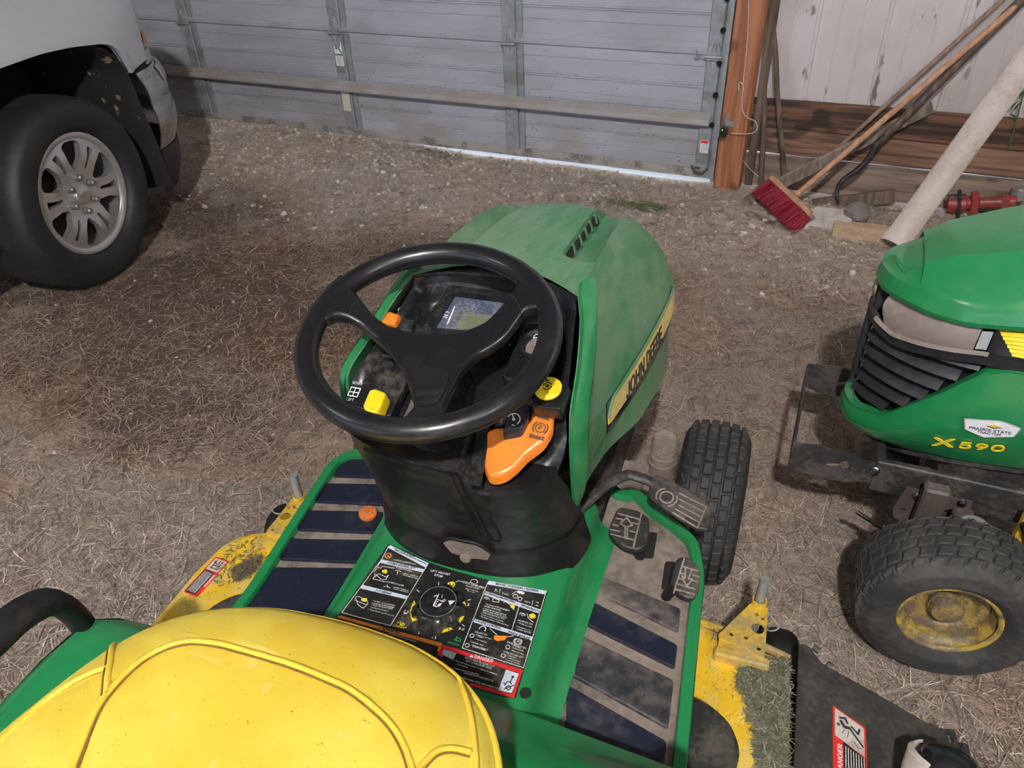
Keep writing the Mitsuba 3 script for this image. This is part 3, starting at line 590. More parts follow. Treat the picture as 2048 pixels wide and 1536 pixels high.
# fender with squared wheel arch
arch = np.array([(-.50, .40), (-.48, .62), (-.42, .78), (-.30, .865), (-.144, .889), (0, .889), (.15, .880), (.282, .863), (.378, .845), (.432, .811), (.458, .757), (.472, .712)])
outer = np.array([(-.85, .42), (-.85, .62), (-.85, .86), (-.80, 1.06), (-.40, 1.09), (0, 1.09), (.25, 1.085), (.45, 1.07), (.60, 1.03), (.658, .97), (.652, .88), (.646, .80), (.636, .726)])
n_ = 60; A_, O_ = interp(arch, n_), interp(outer, n_)
def fy(x, z):
    y = -.55 * np.clip(z - .90, 0, 1) ** 2 * 3.2 - .75 * np.clip(x - .48, 0, 1) ** 2 - .10 * np.clip(.70 - z, 0, 1)
    return y - .028 * np.exp(-((z - .97) / .05) ** 2) * 0
w = np.r_[np.linspace(0, .16, 5), np.linspace(.24, 1, 12)]
P = np.zeros((n_, len(w), 3))
for j, t in enumerate(w):
    q = A_ * (1 - t) + O_ * t; fl = .020 * math.exp(-(t / .22) ** 2); P[:, j] = np.c_[q[:, 0], fy(q[:, 0], q[:, 1]) + fl, q[:, 1]]
lip = P[:, :1] - [0, .03, 0]; P = np.concatenate([lip, P], 1)
add(tk_ + '__fender', shell(P, .004), 'truck_silver', 40)
# door and rear side behind the fender (outside the picture), cab side
S = [(-.86, .42), (-.86, .75), (-.855, 1.0), (-.85, 1.06)]
Pd = np.stack([np.stack([np.full(6, x), np.interp([.42, .6, .8, .95, 1.02, 1.06], [.42, .6, .95, 1.06], [-.03, -.002, -.0, -.045]), [.42, .6, .8, .95, 1.02, 1.06]], -1) for x in np.linspace(-1.95, -.855, 8)])
add(tk_ + '__door', shell(Pd, .01), 'truck_silver', 40)
# hood
hx = np.linspace(-.85, .86, 18); hy = np.linspace(-.055, -1.80, 25)
Hd = np.zeros((18, 25, 3))
for i, x in enumerate(hx):
    for j, y in enumerate(hy):
        e = min(abs(y + .055), abs(y + 1.80)); Hd[i, j] = (x - .12 * max(0, (abs(y + .93) - .55) / .33) ** 2 * max(0, (x - .3) / .5), y, 1.045 + .07 * min(1, e / .22) - .05 * max(0, (x - .4) / .35) ** 2 + .012 * math.exp(-((abs(y + .93) - .45) / .08) ** 2))
add(tk_ + '__hood', shell(Hd, .006), 'truck_silver', 40)
def band(z0, z1, s0, s1, off0=0., off1=0., n=26, m=7, bulge=0., mirror=False):
    s = np.linspace(s0, s1, n); p = plan(s); t = np.gradient(p, axis=0); t /= np.linalg.norm(t, axis=1, keepdims=True); no = np.c_[-t[:, 1], t[:, 0]]; no *= np.sign(no[:, :1] + no[:, 1:] + 1e-9)
    P = []
    for k in np.linspace(0, 1, m):
        o = off0 + (off1 - off0) * k + bulge * math.sin(math.pi * k); q = p + no * o; P.append(np.c_[q, np.full(n, z0 + (z1 - z0) * k)])
    P = np.array(P)
    if mirror: P = P * [1, -1, 1] - [0, 1.84, 0]
    return P
for mir in (False, True):
    add(tk_ + '__headlight', shell(band(.760, .968, .192, .58, -.012, -.035, bulge=.012, mirror=mir), .02), 'truck_lens', 40)
    add(tk_ + '__side_marker', shell(band(.775, .822, .215, .255, .001, -.004, n=8, m=4, mirror=mir), .004), 'amber_lens', 40)
    add(tk_ + '__headlight_trim', shell(band(.705, .756, .185, .58, -.004, -.006, mirror=mir), .01), 'truck_silver', 40)
    add(tk_ + '__headlight_surround', shell(band(.752, .975, .186, .60, -.022, -.045, mirror=mir), .01), 'bumper_plastic', 40)
add(tk_ + '__grille', [shell(np.concatenate([band(z, z + .045, .62, 1.0, -.02, -.02, 20, 4), (band(z, z + .045, .62, 1.0, -.02, -.02, 20, 4) * [1, -1, 1] - [0, 1.84, 0])[:, ::-1]], 1), .02) for z in (.70, .765, .83, .895)], 'chrome', 40)
bp = lambda z0, z1, a, b, bu, s0=.085, m=9: [shell(band(z0, z1, s0, 1., a, b, 34, m, bu), .006), shell(band(z0, z1, s0, 1., a, b, 34, m, bu, True), .006)]
add(tk_ + '__bumper', [bp(.365, .56, .004, .030, .018), bp(.56, .695, .030, -.004, .014)], 'chrome', 50)
add(tk_ + '__bumper_step', [shell(band(.62, .69, .22, .40, .034, .016, 14, 5, .006), .012)], 'chrome', 50)
add(tk_ + '__valance', bp(.155, .36, -.04, .008, .012, .085), 'bumper_plastic', 45)
# inner fender liner and dark underbody
ar_ = interp(arch, 40); Lq = np.stack([np.stack([ar_[:, 0] * k, np.full(40, y), ar_[:, 1] + dz], -1) for y, k, dz in ((.004, 1.0, .004), (-.03, 1.03, .02), (-.2, 1.06, .03), (-.42, 1.06, .03))])
add(tk_ + '__wheel_well', [shell(Lq, .004), cbox(1.04, .02, .80, .01, (0, -.43, .56))], 'liner', 40)
fl = np.stack([np.stack([np.interp(z, [.16, .40, .71, .80, .885], [.53, .515, .47, .435, .26]), y, z]) for z in np.linspace(.20, .885, 12) for y in (.0, -.02, -.20, -.42)]).reshape(12, 4, 3)
fl[:, 1:, 0] -= np.array([.02, .07, .07])
add(tk_ + '__splash_guard', shell(fl, .008), 'liner', 40)
add(tk_ + '__underbody', [cbox(2.4, 1.1, .25, .02, (-.6, -.93, .42)), cbox(.14, 1.5, .14, .02, (0, -.93, .37))], 'matte_black', False)
# wheels
tp = np.array([(.245, -.235), (.262, -.246), (.300, -.252), (.335, -.246), (.356, -.228), (.366, -.20), (.370, -.16), (.3705, -.10), (.370, -.05), (.366, -.012), (.356, .016), (.335, .036), (.300, .042), (.266, .036), (.246, .022), (.238, .0)])
def tire_mesh():
    prof = interp(tp, 70); m = lathe(prof, 120); return m
def face_poly():
    g = sg.Polygon(circ(0, 0, .222, 96)); cut = []
    for k in range(6):
        c = math.radians(-8 + 60 * k)
        R = lambda pts: [(r * math.cos(c + math.radians(a)), r * math.sin(c + math.radians(a))) for r, a in pts]
        cut.append(sg.Polygon(rounded(R([(.098, 26), (.140, 15.5), (.196, 15.5), (.206, 21), (.207, 30), (.206, 39), (.196, 44.5), (.140, 44.5), (.098, 34)]), .010)))
        cut.append(sg.Polygon(rounded(R([(.104, -3.2), (.150, -3.4), (.190, -4.6), (.190, 4.6), (.150, 3.4), (.104, 3.2)]), .007)))
    for c in cut: g = g.difference(c)
    return g
FP = face_poly()
def face_mesh(z0, z1, g=FP):
    m = trimesh.creation.extrude_polygon(g, z1 - z0, engine='earcut'); m = m.subdivide_to_size(.02) ; m.apply_translation([0, 0, z0])
    v = m.vertices.copy(); r = np.hypot(v[:, 0], v[:, 1]); m.vertices = v + np.c_[0 * r, 0 * r, -.012 * np.clip(1 - r / .2, 0, 1) + .010 * np.exp(-((r - .15) / .05) ** 2)]; return m
def truck_wheel(f, steer=0.):
    w_ = nm(tk_ + '__wheel'); M_ = f
    fw = axes((0, 0, 0), (0, 1, 0), (1, 0, 0)); fw = frame((0, 0, 0), (1, 0, 0), (0, 0, 1), (0, 1, 0))
    f2 = M_ @ fw
    add(w_, tire_mesh(), 'truck_tire', 40, f2)
    add(w_ + '__rim', [lathe([(.19, -.21), (.228, -.22), (.238, -.215), (.236, -.19), (.215, -.17), (.205, -.06), (.212, -.035), (.214, .004), (.226, .010), (.236, .008), (.240, .0), (.236, -.012)], 96)], 'alloy', 40, f2)
    add(w_ + '__spokes', [face_mesh(-.030, -.004)], 'alloy', 20, f2)
    add(w_ + '__brake_disc', [cyl(.165, .02, .002, 48, (0, 0, -.15)), cyl(.08, .09, .003, 36, (0, 0, -.135))], 'frame_black', 30, f2)
    for k in range(6): 
        a = math.radians(22 + 60 * k)
        add(w_ + '__lug_nut', mv(lathe([(.0145, 0), (.0145, .008), (.0125, .010), (.0120, .022), (.008, .028), (1e-4, .029)], 12), frame((.066 * math.cos(a), .066 * math.sin(a), -.012), (1, 0, 0), (0, 1, 0), (0, 0, 1))), 'alloy_dark', 30, f2)
    add(w_ + '__center_cap', [lathe([(.040, -.014), (.040, -.004), (.036, .001), (.015, .004), (1e-4, .0045)], 36)], 'alloy', 40, f2)
    bow = rounded([(-.026, -.003), (-.010, -.003), (-.008, -.009), (.010, -.009), (.012, -.003), (.028, -.003), (.026, .006), (.010, .006), (.008, .011), (-.010, .011), (-.012, .006), (-.028, .006)], .001, 2)
    add(w_ + '__emblem', bprism(bow, .002, .0065, .001), 'chrome', 30, f2)
truck_wheel(frame((0, 0, RT), (1, 0, 0), (0, 1, 0), (0, 0, 1)))
truck_wheel(frame((0, -1.86, RT), (1, 0, 0), (0, -1, 0), (0, 0, 1)))

# ---- the lawn tractor in front of the camera: x to its right, y forward, z up -----------------------
a_ = math.radians(5.4)
F1 = frame((-.4 * math.cos(a_), -.4 * math.sin(a_), 0), (math.cos(a_), math.sin(a_), 0), (-math.sin(a_), math.cos(a_), 0), (0, 0, 1))
use(F1, (0, .9, .2))
t1 = 'lawn_tractor'
tag(t1, 'dusty green lawn tractor with a yellow seat, black steering wheel and yellow mower deck', 'lawn tractor')
MX = np.diag([-1, 1, 1, 1.])
# hood: lines running from the dash edge to the nose, listed from the middle outwards
HL = [
 [(0, 1.090, .900), (0, 1.25, .886), (0, 1.42, .860), (0, 1.56, .812), (0, 1.66, .755), (0, 1.71, .68)],
 [(.050, 1.082, .899), (.050, 1.25, .885), (.046, 1.42, .858), (.043, 1.55, .812), (.04, 1.65, .755), (.04, 1.70, .68)],
 [(.082, 1.072, .897), (.082, 1.25, .882), (.074, 1.42, .854), (.066, 1.54, .812), (.064, 1.64, .755), (.062, 1.695, .68)],
 [(.089, 1.070, .896), (.089, 1.25, .880), (.081, 1.42, .852), (.073, 1.54, .810), (.071, 1.64, .753), (.068, 1.693, .68)],
 [(.120, 1.055, .892), (.123, 1.22, .876), (.117, 1.42, .846), (.113, 1.53, .810), (.108, 1.63, .754), (.105, 1.68, .67)],
 [(.146, 1.040, .888), (.143, 1.20, .879), (.137, 1.42, .849), (.133, 1.52, .812), (.127, 1.62, .755), (.120, 1.675, .68)],
 [(.160, 1.005, .868), (.168, 1.16, .840), (.170, 1.40, .818), (.168, 1.52, .785), (.160, 1.62, .728), (.145, 1.67, .65)],
 [(.176, .925, .832), (.190, 1.10, .785), (.205, 1.36, .762), (.208, 1.52, .735), (.196, 1.62, .69), (.170, 1.665, .63)],
 [(.186, .846, .798), (.202, 1.03, .728), (.226, 1.25, .706), (.236, 1.45, .690), (.226, 1.60, .655), (.19, 1.655, .60)],
 [(.187, .842, .750), (.205, 1.02, .700), (.231, 1.25, .684), (.243, 1.45, .670), (.232, 1.60, .638), (.193, 1.65, .59)]]
SL = [HL[-1],
 [(.187, .848, .70), (.206, 1.02, .655), (.235, 1.25, .640), (.248, 1.45, .628), (.236, 1.60, .60), (.195, 1.65, .56)],
 [(.186, .862, .64), (.204, 1.03, .620), (.234, 1.25, .603), (.248, 1.45, .590), (.236, 1.60, .565), (.194, 1.65, .53)],
 [(.184, .872, .62), (.198, 1.035, .605), (.230, 1.24, .588), (.246, 1.42, .575), (.232, 1.58, .55), (.19, 1.64, .51)],
 [(.178, .905, .553), (.196, 1.05, .548), (.240, 1.20, .535), (.256, 1.38, .512), (.24, 1.54, .49), (.19, 1.62, .47)]]
NS = 44; tt_ = np.linspace(0, 1, NS)
hp = np.stack([interp(l, NS) for l in HL], 1)
y_ = hp[..., 1]; dep = .033 * np.clip((y_[:, 3:5] - 1.165) / .03, 0, 1) * (1 - .75 * np.clip((y_[:, 3:5] - 1.46) / .14, 0, 1))
g1, g2 = hp[:, 3:4].copy(), hp[:, 4:5].copy(); g1[..., 2] -= dep[:, :1]; g2[..., 2] -= dep[:, 1:] * .9
hp = np.concatenate([hp[:, :3], g1, g2, hp[:, 5:]], 1)
# finer across the shoulders
def refine(P, k0, k1, m): 
    seg = np.stack([interp(P[i, k0:k1 + 1], (k1 - k0) * m + 1) for i in range(len(P))]); return np.concatenate([P[:, :k0], seg, P[:, k1 + 1:]], 1)
hp = refine(hp, 6, 9, 3)
sp_ = np.stack([interp(l, NS) for l in SL], 1)
both = lambda P: np.concatenate([(P * [-1, 1, 1])[:, :0:-1], P], 1)
add(t1 + '__hood', shell(both(hp), .004), 'green_dusty', 16)
for s in (1, -1): add(t1 + '__side_panel', shell(sp_ * [s, 1, 1], .004, s < 0), 'green_scuffed', 30)
nose = np.stack([np.r_[[ [x * k, y - .012 * (1 - k), z] for k in np.linspace(-1, 1, 15)]] for x, y, z in ((.193, 1.65, .62), (.195, 1.66, .56), (.19, 1.65, .50), (.18, 1.63, .46))])
add(t1 + '__grille', [shell(nose, .01), shell(np.stack([np.r_[[ [x * k, y, z] for k in np.linspace(-1, 1, 9)]] for x, y, z in ((.06, 1.70, .68), (.125, 1.675, .67), (.19, 1.645, .61))]), .01)], 'matte_black', 30)
add(t1 + '__engine', [cbox(.30, .52, .30, .02, (0, 1.36, .58)), cbox(.24, .30, .2, .02, (0, 1.12, .60))], 'matte_black', False)
# band along the rear edge of hood sides
def rear_edge(s): 
    e = interp([(.143, 1.068, .896), (.150, 1.036, .890), (.163, 1.00, .871), (.179, .922, .836), (.189, .842, .801), (.1895, .834, .775), (.190, .838, .72), (.188, .855, .65), (.181, .902, .553)], 40)
    o = interp([(.158, 1.10, .892), (.166, 1.075, .886), (.178, 1.03, .862), (.192, .955, .822), (.204, .875, .786), (.206, .866, .760), (.206, .868, .71), (.203, .880, .65), (.186, .915, .560)], 40)
    return np.stack([e - [.004, 0, .002], e + [.002, -.003, .004], (e + o) / 2 + [.004, -.004, .004], o + [.001, 0, .001]], 1) * [s, 1, 1]
for s in (1, -1): add(t1 + '__hood_edge', shell(rear_edge(s), .003, s < 0), 'green_clean', 40)
# louvres in the raised panel of the hood
for s in (1, -1):
    for q in range(6):
        y0 = 1.19 + .052 * q; zt = float(np.interp(y0 + .02, [1.07, 1.25, 1.42, 1.54], [.897, .882, .854, .812])); xe = float(np.interp(y0 + .02, [1.07, 1.25, 1.42, 1.54], [.0855, .0855, .0775, .0695]))
        sl = -.06 if y0 < 1.2 else -.14 if y0 < 1.4 else -.3
        v = hullm([(s * (xe + dx), y0 + dy, zt + dz + sl * dy) for dx, dz in ((.0012, -.006), (.0050, -.0215), (-.006, -.006), (-.006, -.0215)) for dy in (0, .038)])
        add(t1 + '__louver', v, 'dark_void', False)
        add(t1 + '__louver_fin', hullm([(s * (xe + dx), y0 + .038 + dy, zt + dz + sl * .04) for dx, dz in ((.001, -.004), (.0075, -.0225), (-.004, -.004), (-.004, -.0225)) for dy in (.001, .010)]), 'green_dusty', False)
# side decals: dark strip, yellow band with the lettering
def side_pt(t, k): # t along 0..1, k 0 (top) .. 1 (bottom) on the side panel rows 0-1-2
    P = sp_; f = t * (NS - 1); i = int(min(f, NS - 2)); r = f - i
    row = [P[i, j] * (1 - r) + P[i + 1, j] * r for j in (0, 1, 2)]
    k2 = k * 2; j = int(min(k2, 1)); return row[j] * (1 - (k2 - j)) + row[j + 1] * (k2 - j)
for s in (1, -1):
    ts = np.linspace(.205, .80, 40); o = np.array([s * .0035, 0, .0015])
    kk = lambda a, b, off: shell(np.stack([np.stack([side_pt(t, k) * [s, 1, 1] + o * off for k in np.linspace(a(t), b(t), 6)]) for t in ts]), .002, s < 0)
    endr = lambda t: .30 * max(0, 1 - (t - .205) / .045) ** 2
    dk = add(t1 + '__side_decal', kk(lambda t: .0, lambda t: 1.0, .6), 'gloss_black', 30)
    add(dk + '__trim', tube([side_pt(t, .0 + endr(t) * 1.2) * [s, 1, 1] + o * 1.2 for t in ts], .0028, 8), 'green_dusty', 40)
    add(dk + '__yellow_band', kk(lambda t: .06 + endr(t), lambda t: .66 + .02 * t - endr(t) * .3, 1.3), 'decal_yellow_dusty', 30)
    tx = text('JOHN DEERE', .03, d=.0006, bold=True); tx = cat(tx.subdivide_to_size(.012)) if False else tx
    v = tx.vertices.copy(); b = tx.bounds; u = (v[:, 0] - b[0][0]) / (b[1][0] - b[0][0]); h = v[:, 1] / .03
    if s < 0: u = 1 - u
    tA, tB = (.315, .60)
    q = np.array([side_pt(tA + (tB - tA) * uu, np.clip(.60 - .40 * hh, 0, 1)) * [s, 1, 1] + o * (1.5 + .3 * (zz > .0003)) for uu, hh, zz in zip(u, h, v[:, 2])])
    tx.vertices = q; add(dk + '__lettering', tx, 'print_dark', False)
# dash console
def dash_w(y): return np.interp(y, [.745, .80, .83, .97, 1.06, 1.12], [.168, .176, .178, .154, .140, .06])
def dash_edge(y): return np.interp(y, [.745, .83, .97, 1.06, 1.10], [.738, .796, .843, .882, .894])
def dash_floor(y): return np.interp(y, [.745, .78, .83, .95, 1.02, 1.05, 1.075], [.738, .752, .772, .806, .822, .835, .884])
dy_ = np.r_[np.linspace(.745, 1.0, 24), np.linspace(1.01, 1.085, 12)]; uu_ = np.linspace(-1, 1, 41)
D = np.zeros((len(dy_), 41, 3))
for i, y in enumerate(dy_):
    wv = dash_w(y)
    for j, u in enumerate(uu_):
        e = np.clip((abs(u) - .80) / .16, 0, 1); e = e * e * (3 - 2 * e); yy = y + (.0 if y < 1.03 else -.045 * u * u * (y - 1.03) / .055 + .012 * (1 - u * u) * (y - 1.03) / .055)
        yy += .072 * abs(u) ** 2.3 * max(0, 1 - (y - .745) / .12)
        D[i, j] = (wv * u if y < 1.05 else np.interp(y, [1.05, 1.085], [dash_w(1.05), .143]) * u, yy, dash_floor(y) * (1 - e) + (dash_edge(y) - .004) * e)
lo_ = np.clip((D[..., 0] - .045) / .02, 0, 1) * np.clip((.885 - D[..., 1]) / .03, 0, 1); D[..., 2] -= .045 * lo_
add(t1 + '__dash', shell(D, .006), 'black_plastic', 35)
# instrument cluster
def dz(x, y, z=.0): return (x, y, float(dash_floor(y)) + z)
quad = np.array([(-0.079,1.041,0.868), (0.052,1.041,0.868), (0.059,0.954,0.832), (-0.092,0.94,0.832)])
ctr = quad.mean(0); nrm_ = unit(np.cross(quad[1] - quad[0], quad[3] - quad[0])); nrm_ = nrm_ if nrm_[2] > 0 else -nrm_
fb = axes(ctr, nrm_, quad[1] - quad[0]); loc = (np.c_[quad, np.ones(4)] @ np.linalg.inv(fb).T)[:, :3]
bz = rounded(loc[:, :2], .008); inn = rounded(loc[:, :2] * [.80, .76] , .004)
add(t1 + '__instrument_bezel', [plate(bz, -.02, .010, [inn]), plate(rounded(loc[:, :2] * 1.05, .008), -.05, .002, [inn])], 'black_plastic', 25, fb)
add(t1 + '__display', bprism(rounded(loc[:, :2] * [.80, .76], .003), -.022, -.004, .0005), 'screen_glass', False, fb)
add(t1 + '__display__lcd', bprism(rounded(loc[:, :2] * [.52, .34] + [.010, -.008], .002), -.006, -.0032, .0003), 'lcd', False, fb)
xm, ym = loc[:, 0].min() * .80, loc[:, 1].max() * .76
add(t1 + '__display__symbols', [stroke([(xm * .72, -ym * .55), (xm * .72, ym * .42)], .0022, -.004, -.0032), stroke(arc(xm * .86, -ym * .02, .004, 20, 320, 9), .0012, -.004, -.0032), stroke([(xm * .92, -ym * .22), (xm * .8, -ym * .22)], .0012, -.004, -.0032)], 'print_white', False, fb)
# throttle lever with orange tab
tp_ = np.array((-0.14,0.971,0.822))
add(t1 + '__throttle_lever', [mv(bprism(rounded([(-.010, -.022), (.016, -.018), (.016, .010), (-.010, .012)], .006), 0, .026, .006), frame(tp_ + [.016, -.012, .0], (1, 0, 0), (0, .94, .33), (0, -.33, .94)))], 'black_plastic', 40)
add(t1 + '__throttle_lever__orange_tab', mv(bprism(rounded([(-.020, -.014), (.010, -.016), (.012, .008), (-.014, .012)], .006), .006, .024, .005), frame(tp_ + [-.014, .002, .0], (1, 0, 0), (0, .94, .33), (0, -.33, .94))), 'orange_plastic', 40)
add(t1 + '__throttle_symbols', [mv(cat(stroke(arc(-.007, .0, .0045, 0, 330, 10), .0016), stroke([(-.010, .0), (-.004, .0)], .0014), plate(rounded([(.004, -.003), (.013, -.003), (.014, .002), (.010, .005), (.004, .002)], .002), 0, .0003)), frame(tp_ + [-.012, .034, .012], (1, 0, 0), (0, .94, .33), (0, -.33, .94)))], 'print_white', False)
# slot strip along the left panel and the lift lever
fl_ = lambda x, y, h=0: frame((x, y, float(np.interp(y, [.745, .83, .95], [.742, .778, .812])) + h), (1, 0, 0), (0, .92, .39), (0, -.39, .92))
add(t1 + '__lift_panel', mv(bprism(rounded([(-.058, -.046), (.028, -.052), (.034, .040), (-.026, .046)], .006), -.01, .012, .004), fl_(-.112, .842, .008)), 'black_plastic', 35)
add(t1 + '__lift_panel_upper', mv(bprism(rounded([(-.040, -.026), (.046, -.032), (.052, .040), (-.010, .046)], .006), -.01, .012, .004), fl_(-.108, .925, .006)), 'black_plastic', 35)
lq = (-0.105,0.794); lv = mv(bprism(rounded([(-.014, -.012), (.006, -.024), (.015, -.012), (.014, .018), (-.006, .022), (-.014, .018)], .004), -.01, .020, .005, 3), frame((lq[0], lq[1], .792), (1, 0, 0), (0, .92, .39), (0, -.39, .92)))
add(t1 + '__lift_lever', lv, 'yellow_plastic', 40)
add(t1 + '__lift_lettering', [mv(m, frame(((-0.156,0.809)[0], (-0.156,0.809)[1], .8005), (1, 0, 0), (0, .92, .39), (0, -.39, .92))) for m in (mv(text('MOWER', .005, .017), frame((-.004, .014, 0), (1, .0, 0), (0, 1, 0), (0, 0, 1))), mv(text('LIFT', .005, .012), frame((-.002, -.016, 0), (1, 0, 0), (0, 1, 0), (0, 0, 1))), stroke([(-.003, .008), (.013, .008)], .0018), stroke([(-.003, .0), (.013, .0)], .0018), stroke([(-.003, -.007), (.013, -.007)], .0018), stroke([(-.003, .008), (-.003, -.007)], .0014), stroke([(.013, .008), (.013, -.007)], .0014), stroke([(.005, .008), (.005, -.007)], .0014))], 'print_white', False)
add(t1 + '__slot_plate', mv(bprism(rounded([(-.016, -.06), (.012, -.064), (.012, .064), (-.012, .06)], .004), 0, .006, .002), fl_(-.052, .85, .006)), 'black_dusty', 30)
# ignition switch on the right
ig = np.array((0.107,0.938,0.85))
fi = axes(ig, (-.05, -.25, .96), (1, 0, 0))
add(t1 + '__ignition_switch', lathe([(.031, -.012), (.031, .004), (.027, .006), (.023, .004), (.0225, -.002)], 36), 'black_plastic', 35, fi)
add(t1 + '__ignition_switch__plate', lathe([(.0225, -.003), (.0225, .002), (.010, .0035), (.0095, .006), (.006, .006), (1e-4, .0055)], 36), 'dusty_metal', 35, fi)
add(t1 + '__ignition_switch__symbol', [mv(cat(stroke(arc(0, .0, .0055, -220, 40, 12), .0016), stroke([(-.005, -.001), (.005, -.001)], .0014), stroke([(-.004, .006), (.004, .006)], .0016)), frame((-.004, .013, .0035), (1, 0, 0), (0, 1, 0), (0, 0, 1)))], 'print_white', False, fi)
pn = mv(bprism(rounded([(-.036, -.020), (.030, -.024), (.026, .10), (-.030, .10)], .012), -.02, .010, .005), frame(ig + [-.002, -.050, -.024], (1, 0, 0), (0, .95, .30), (0, -.30, .95)))
add(t1 + '__switch_panel', pn, 'black_plastic', 35)
# yellow blade switch
pt = np.array((0.149,0.847,0.845))
fpk = axes(pt, (-.10, -.30, .95), (1, 0, 0))
add(t1 + '__blade_switch', [lathe([(1e-4, .0), (.010, -.0004), (.018, -.002), (.0205, -.005), (.0195, -.009), (.009, -.012), (.008, -.03), (1e-4, -.03)], 40)], 'yellow_plastic', 40, fpk)
add(t1 + '__blade_switch__symbol', [mv(cat(stroke(arc(0, 0, .0065, 20, 160, 10), .0016), stroke(arc(0, 0, .0065, 200, 340, 10), .0016), plate(circ(0, 0, .0028, 12), 0, .0003), stroke([(0, -.011), (0, -.014)], .0012), plate([(-.004, .009), (.004, .009), (0, .014)], 0, .0003)), frame((0, 0, .0001), (.9, .3, 0), (-.3, .9, 0), (0, 0, 1)))], 'print_dark', False, fpk)
add(t1 + '__blade_switch__base', mv(bprism(rounded([(-.024, -.024), (.022, -.024), (.024, .022), (-.022, .022)], .004), -.048, -.022, .003), fpk), 'black_plastic', 35)
# pedestal cowl below the dash
def cowl(z, n=33):
    """Half-round outline of the pedestal, as (x, y), at height z."""
    w = np.interp(z, [.44, .50, .60, .70, .745], [.194, .188, .184, .178, .172]); f = np.interp(z, [.44, .50, .56, .745], [.812, .806, .795, .750]); b = np.interp(z, [.44, .60, .70, .745], [.96, .89, .835, .815])
    a = np.linspace(-1, 1, n); y = f + (b - f) * np.abs(a) ** 2.3; x = w * np.sin(a * np.pi / 2 * .98); return np.stack([x, y, np.full(n, z)], -1)
zs_ = np.r_[np.linspace(.437, .52, 7), np.linspace(.545, .742, 14)]
PD_ = np.stack([cowl(z) for z in zs_]); PD_[..., 2] -= .036 * np.clip((PD_[..., 0] - .045) / .025, 0, 1) * np.clip((PD_[..., 2] - .58) / .16, 0, 1)
add(t1 + '__pedestal', shell(PD_, .006, True), 'black_cowl', 40)
add(t1 + '__pedestal_boot', [shell(np.stack([cowl(z) * [1.025 + o, 1, 1] - [0, .006 + o, 0] for z, o in ((.432, .012), (.446, .006), (.50, -.0), (.515, -.006))]), .008, True)], 'black_cowl', 40)
ctop = PD_[-1].copy(); add(t1 + '__pedestal_top', shell(np.stack([ctop, (ctop + [0, .02, .006]) * [.96, 1, 1], ctop * [.9, 0, 1] + [0, .86, .012]]), .004), 'black_cowl', 40)
# service door outline, side rib and finger notch on the cowl
def cpt(x, z): c = cowl(z, 161); return np.array([x, np.interp(x, c[:, 0], c[:, 1]) - .0015, z])
add(t1 + '__service_door', shell(np.stack([np.stack([cpt(x, z) + [0, -.002, 0] for x in np.linspace(x0, x1, 12)]) for z, x0, x1 in ((.725, -.128, .026), (.66, -.118, .032), (.60, -.094, .040), (.555, -.068, .048), (.545, -.060, .050))]), .004, True), 'black_cowl', 40)
for pts in ([(.036, .73), (.043, .66), (.052, .60), (.062, .545)], [(.060, .69), (.068, .62), (.080, .545), (.072, .535), (.06, .54)]): add(t1 + '__cowl_seam', tube([cpt(*p) for p in interp(pts, 20)], .0022, 6), 'matte_black', True)
nq = [cpt(x, z) for x, z in ((-.026, .512), (-.004, .530), (.032, .530), (.060, .508), (.052, .484), (.02, .476), (-.012, .486))]
add(t1 + '__finger_notch', [hullm([p + [0, d, 0] for p in nq for d in (-.006, .002)]), onto(cyl(.010, .010, .003, 14), cpt(.014, .486) + [0, -.004, 0], (1, 0, 0), (0, 0, 1))], 'dusty_metal', 25)
add(t1 + '__finger_notch__arch', tube([cpt(x, z) + [0, -.006, 0] for x, z in interp([(-.030, .512), (-.004, .535), (.034, .535), (.064, .508)], 16)], .0035, 8), 'matte_black', True)
# ledge, park brake lever and cruise switch on the right of the column
add(t1 + '__lever_ledge', [hullm([(x, y, z) for x, y, z in [(0.06,0.809)+(.66,)]] if False else [np.array(p) for p in ((0.059,0.812,0.655), (0.077,0.819,0.655), (0.11,0.847,0.66), (0.134,0.879,0.665), (0.144,0.908,0.675), (0.139,0.935,0.7), (0.04,0.859,0.62), (0.096,0.888,0.62), (0.129,0.957,0.63), (0.048,0.906,0.67))])], 'black_dusty', 30)
pk = [(0.124,0.853), (0.156,0.862), (0.163,0.828), (0.156,0.807), (0.136,0.787), (0.127,0.772), (0.116,0.758), (0.102,0.75), (0.089,0.749), (0.076,0.764), (0.07,0.775), (0.066,0.806), (0.079,0.814), (0.105,0.817), (0.126,0.829)]
pk = np.array(pk); pc = pk.mean(0)
sl_ = lambda p: .760 + .36 * (p[..., 1] - .787)
m_ = bprism(rounded(pk - pc, .006, 3), -.022, .0, .005, 3); m_ = m_.copy(); v = m_.vertices.copy(); w2 = v[:, :2] + pc; v[:, 2] += sl_(np.c_[w2]) - .0 + .012 * np.clip((w2[:, 1] - .77) / .05, 0, 1) - .006 * np.clip((.765 - w2[:, 1]) / .03, 0, 1); m_.vertices = np.c_[w2, v[:, 2]]
add(t1 + '__park_brake_lever', m_, 'orange_plastic', 40)
ft_ = frame((*(0.136,0.815), float(sl_(np.array((0.136,0.815)))) + .0135), unit((.985, -.05, -.02)), unit((.05, .92, .39)), unit((.0, -.39, .92)))
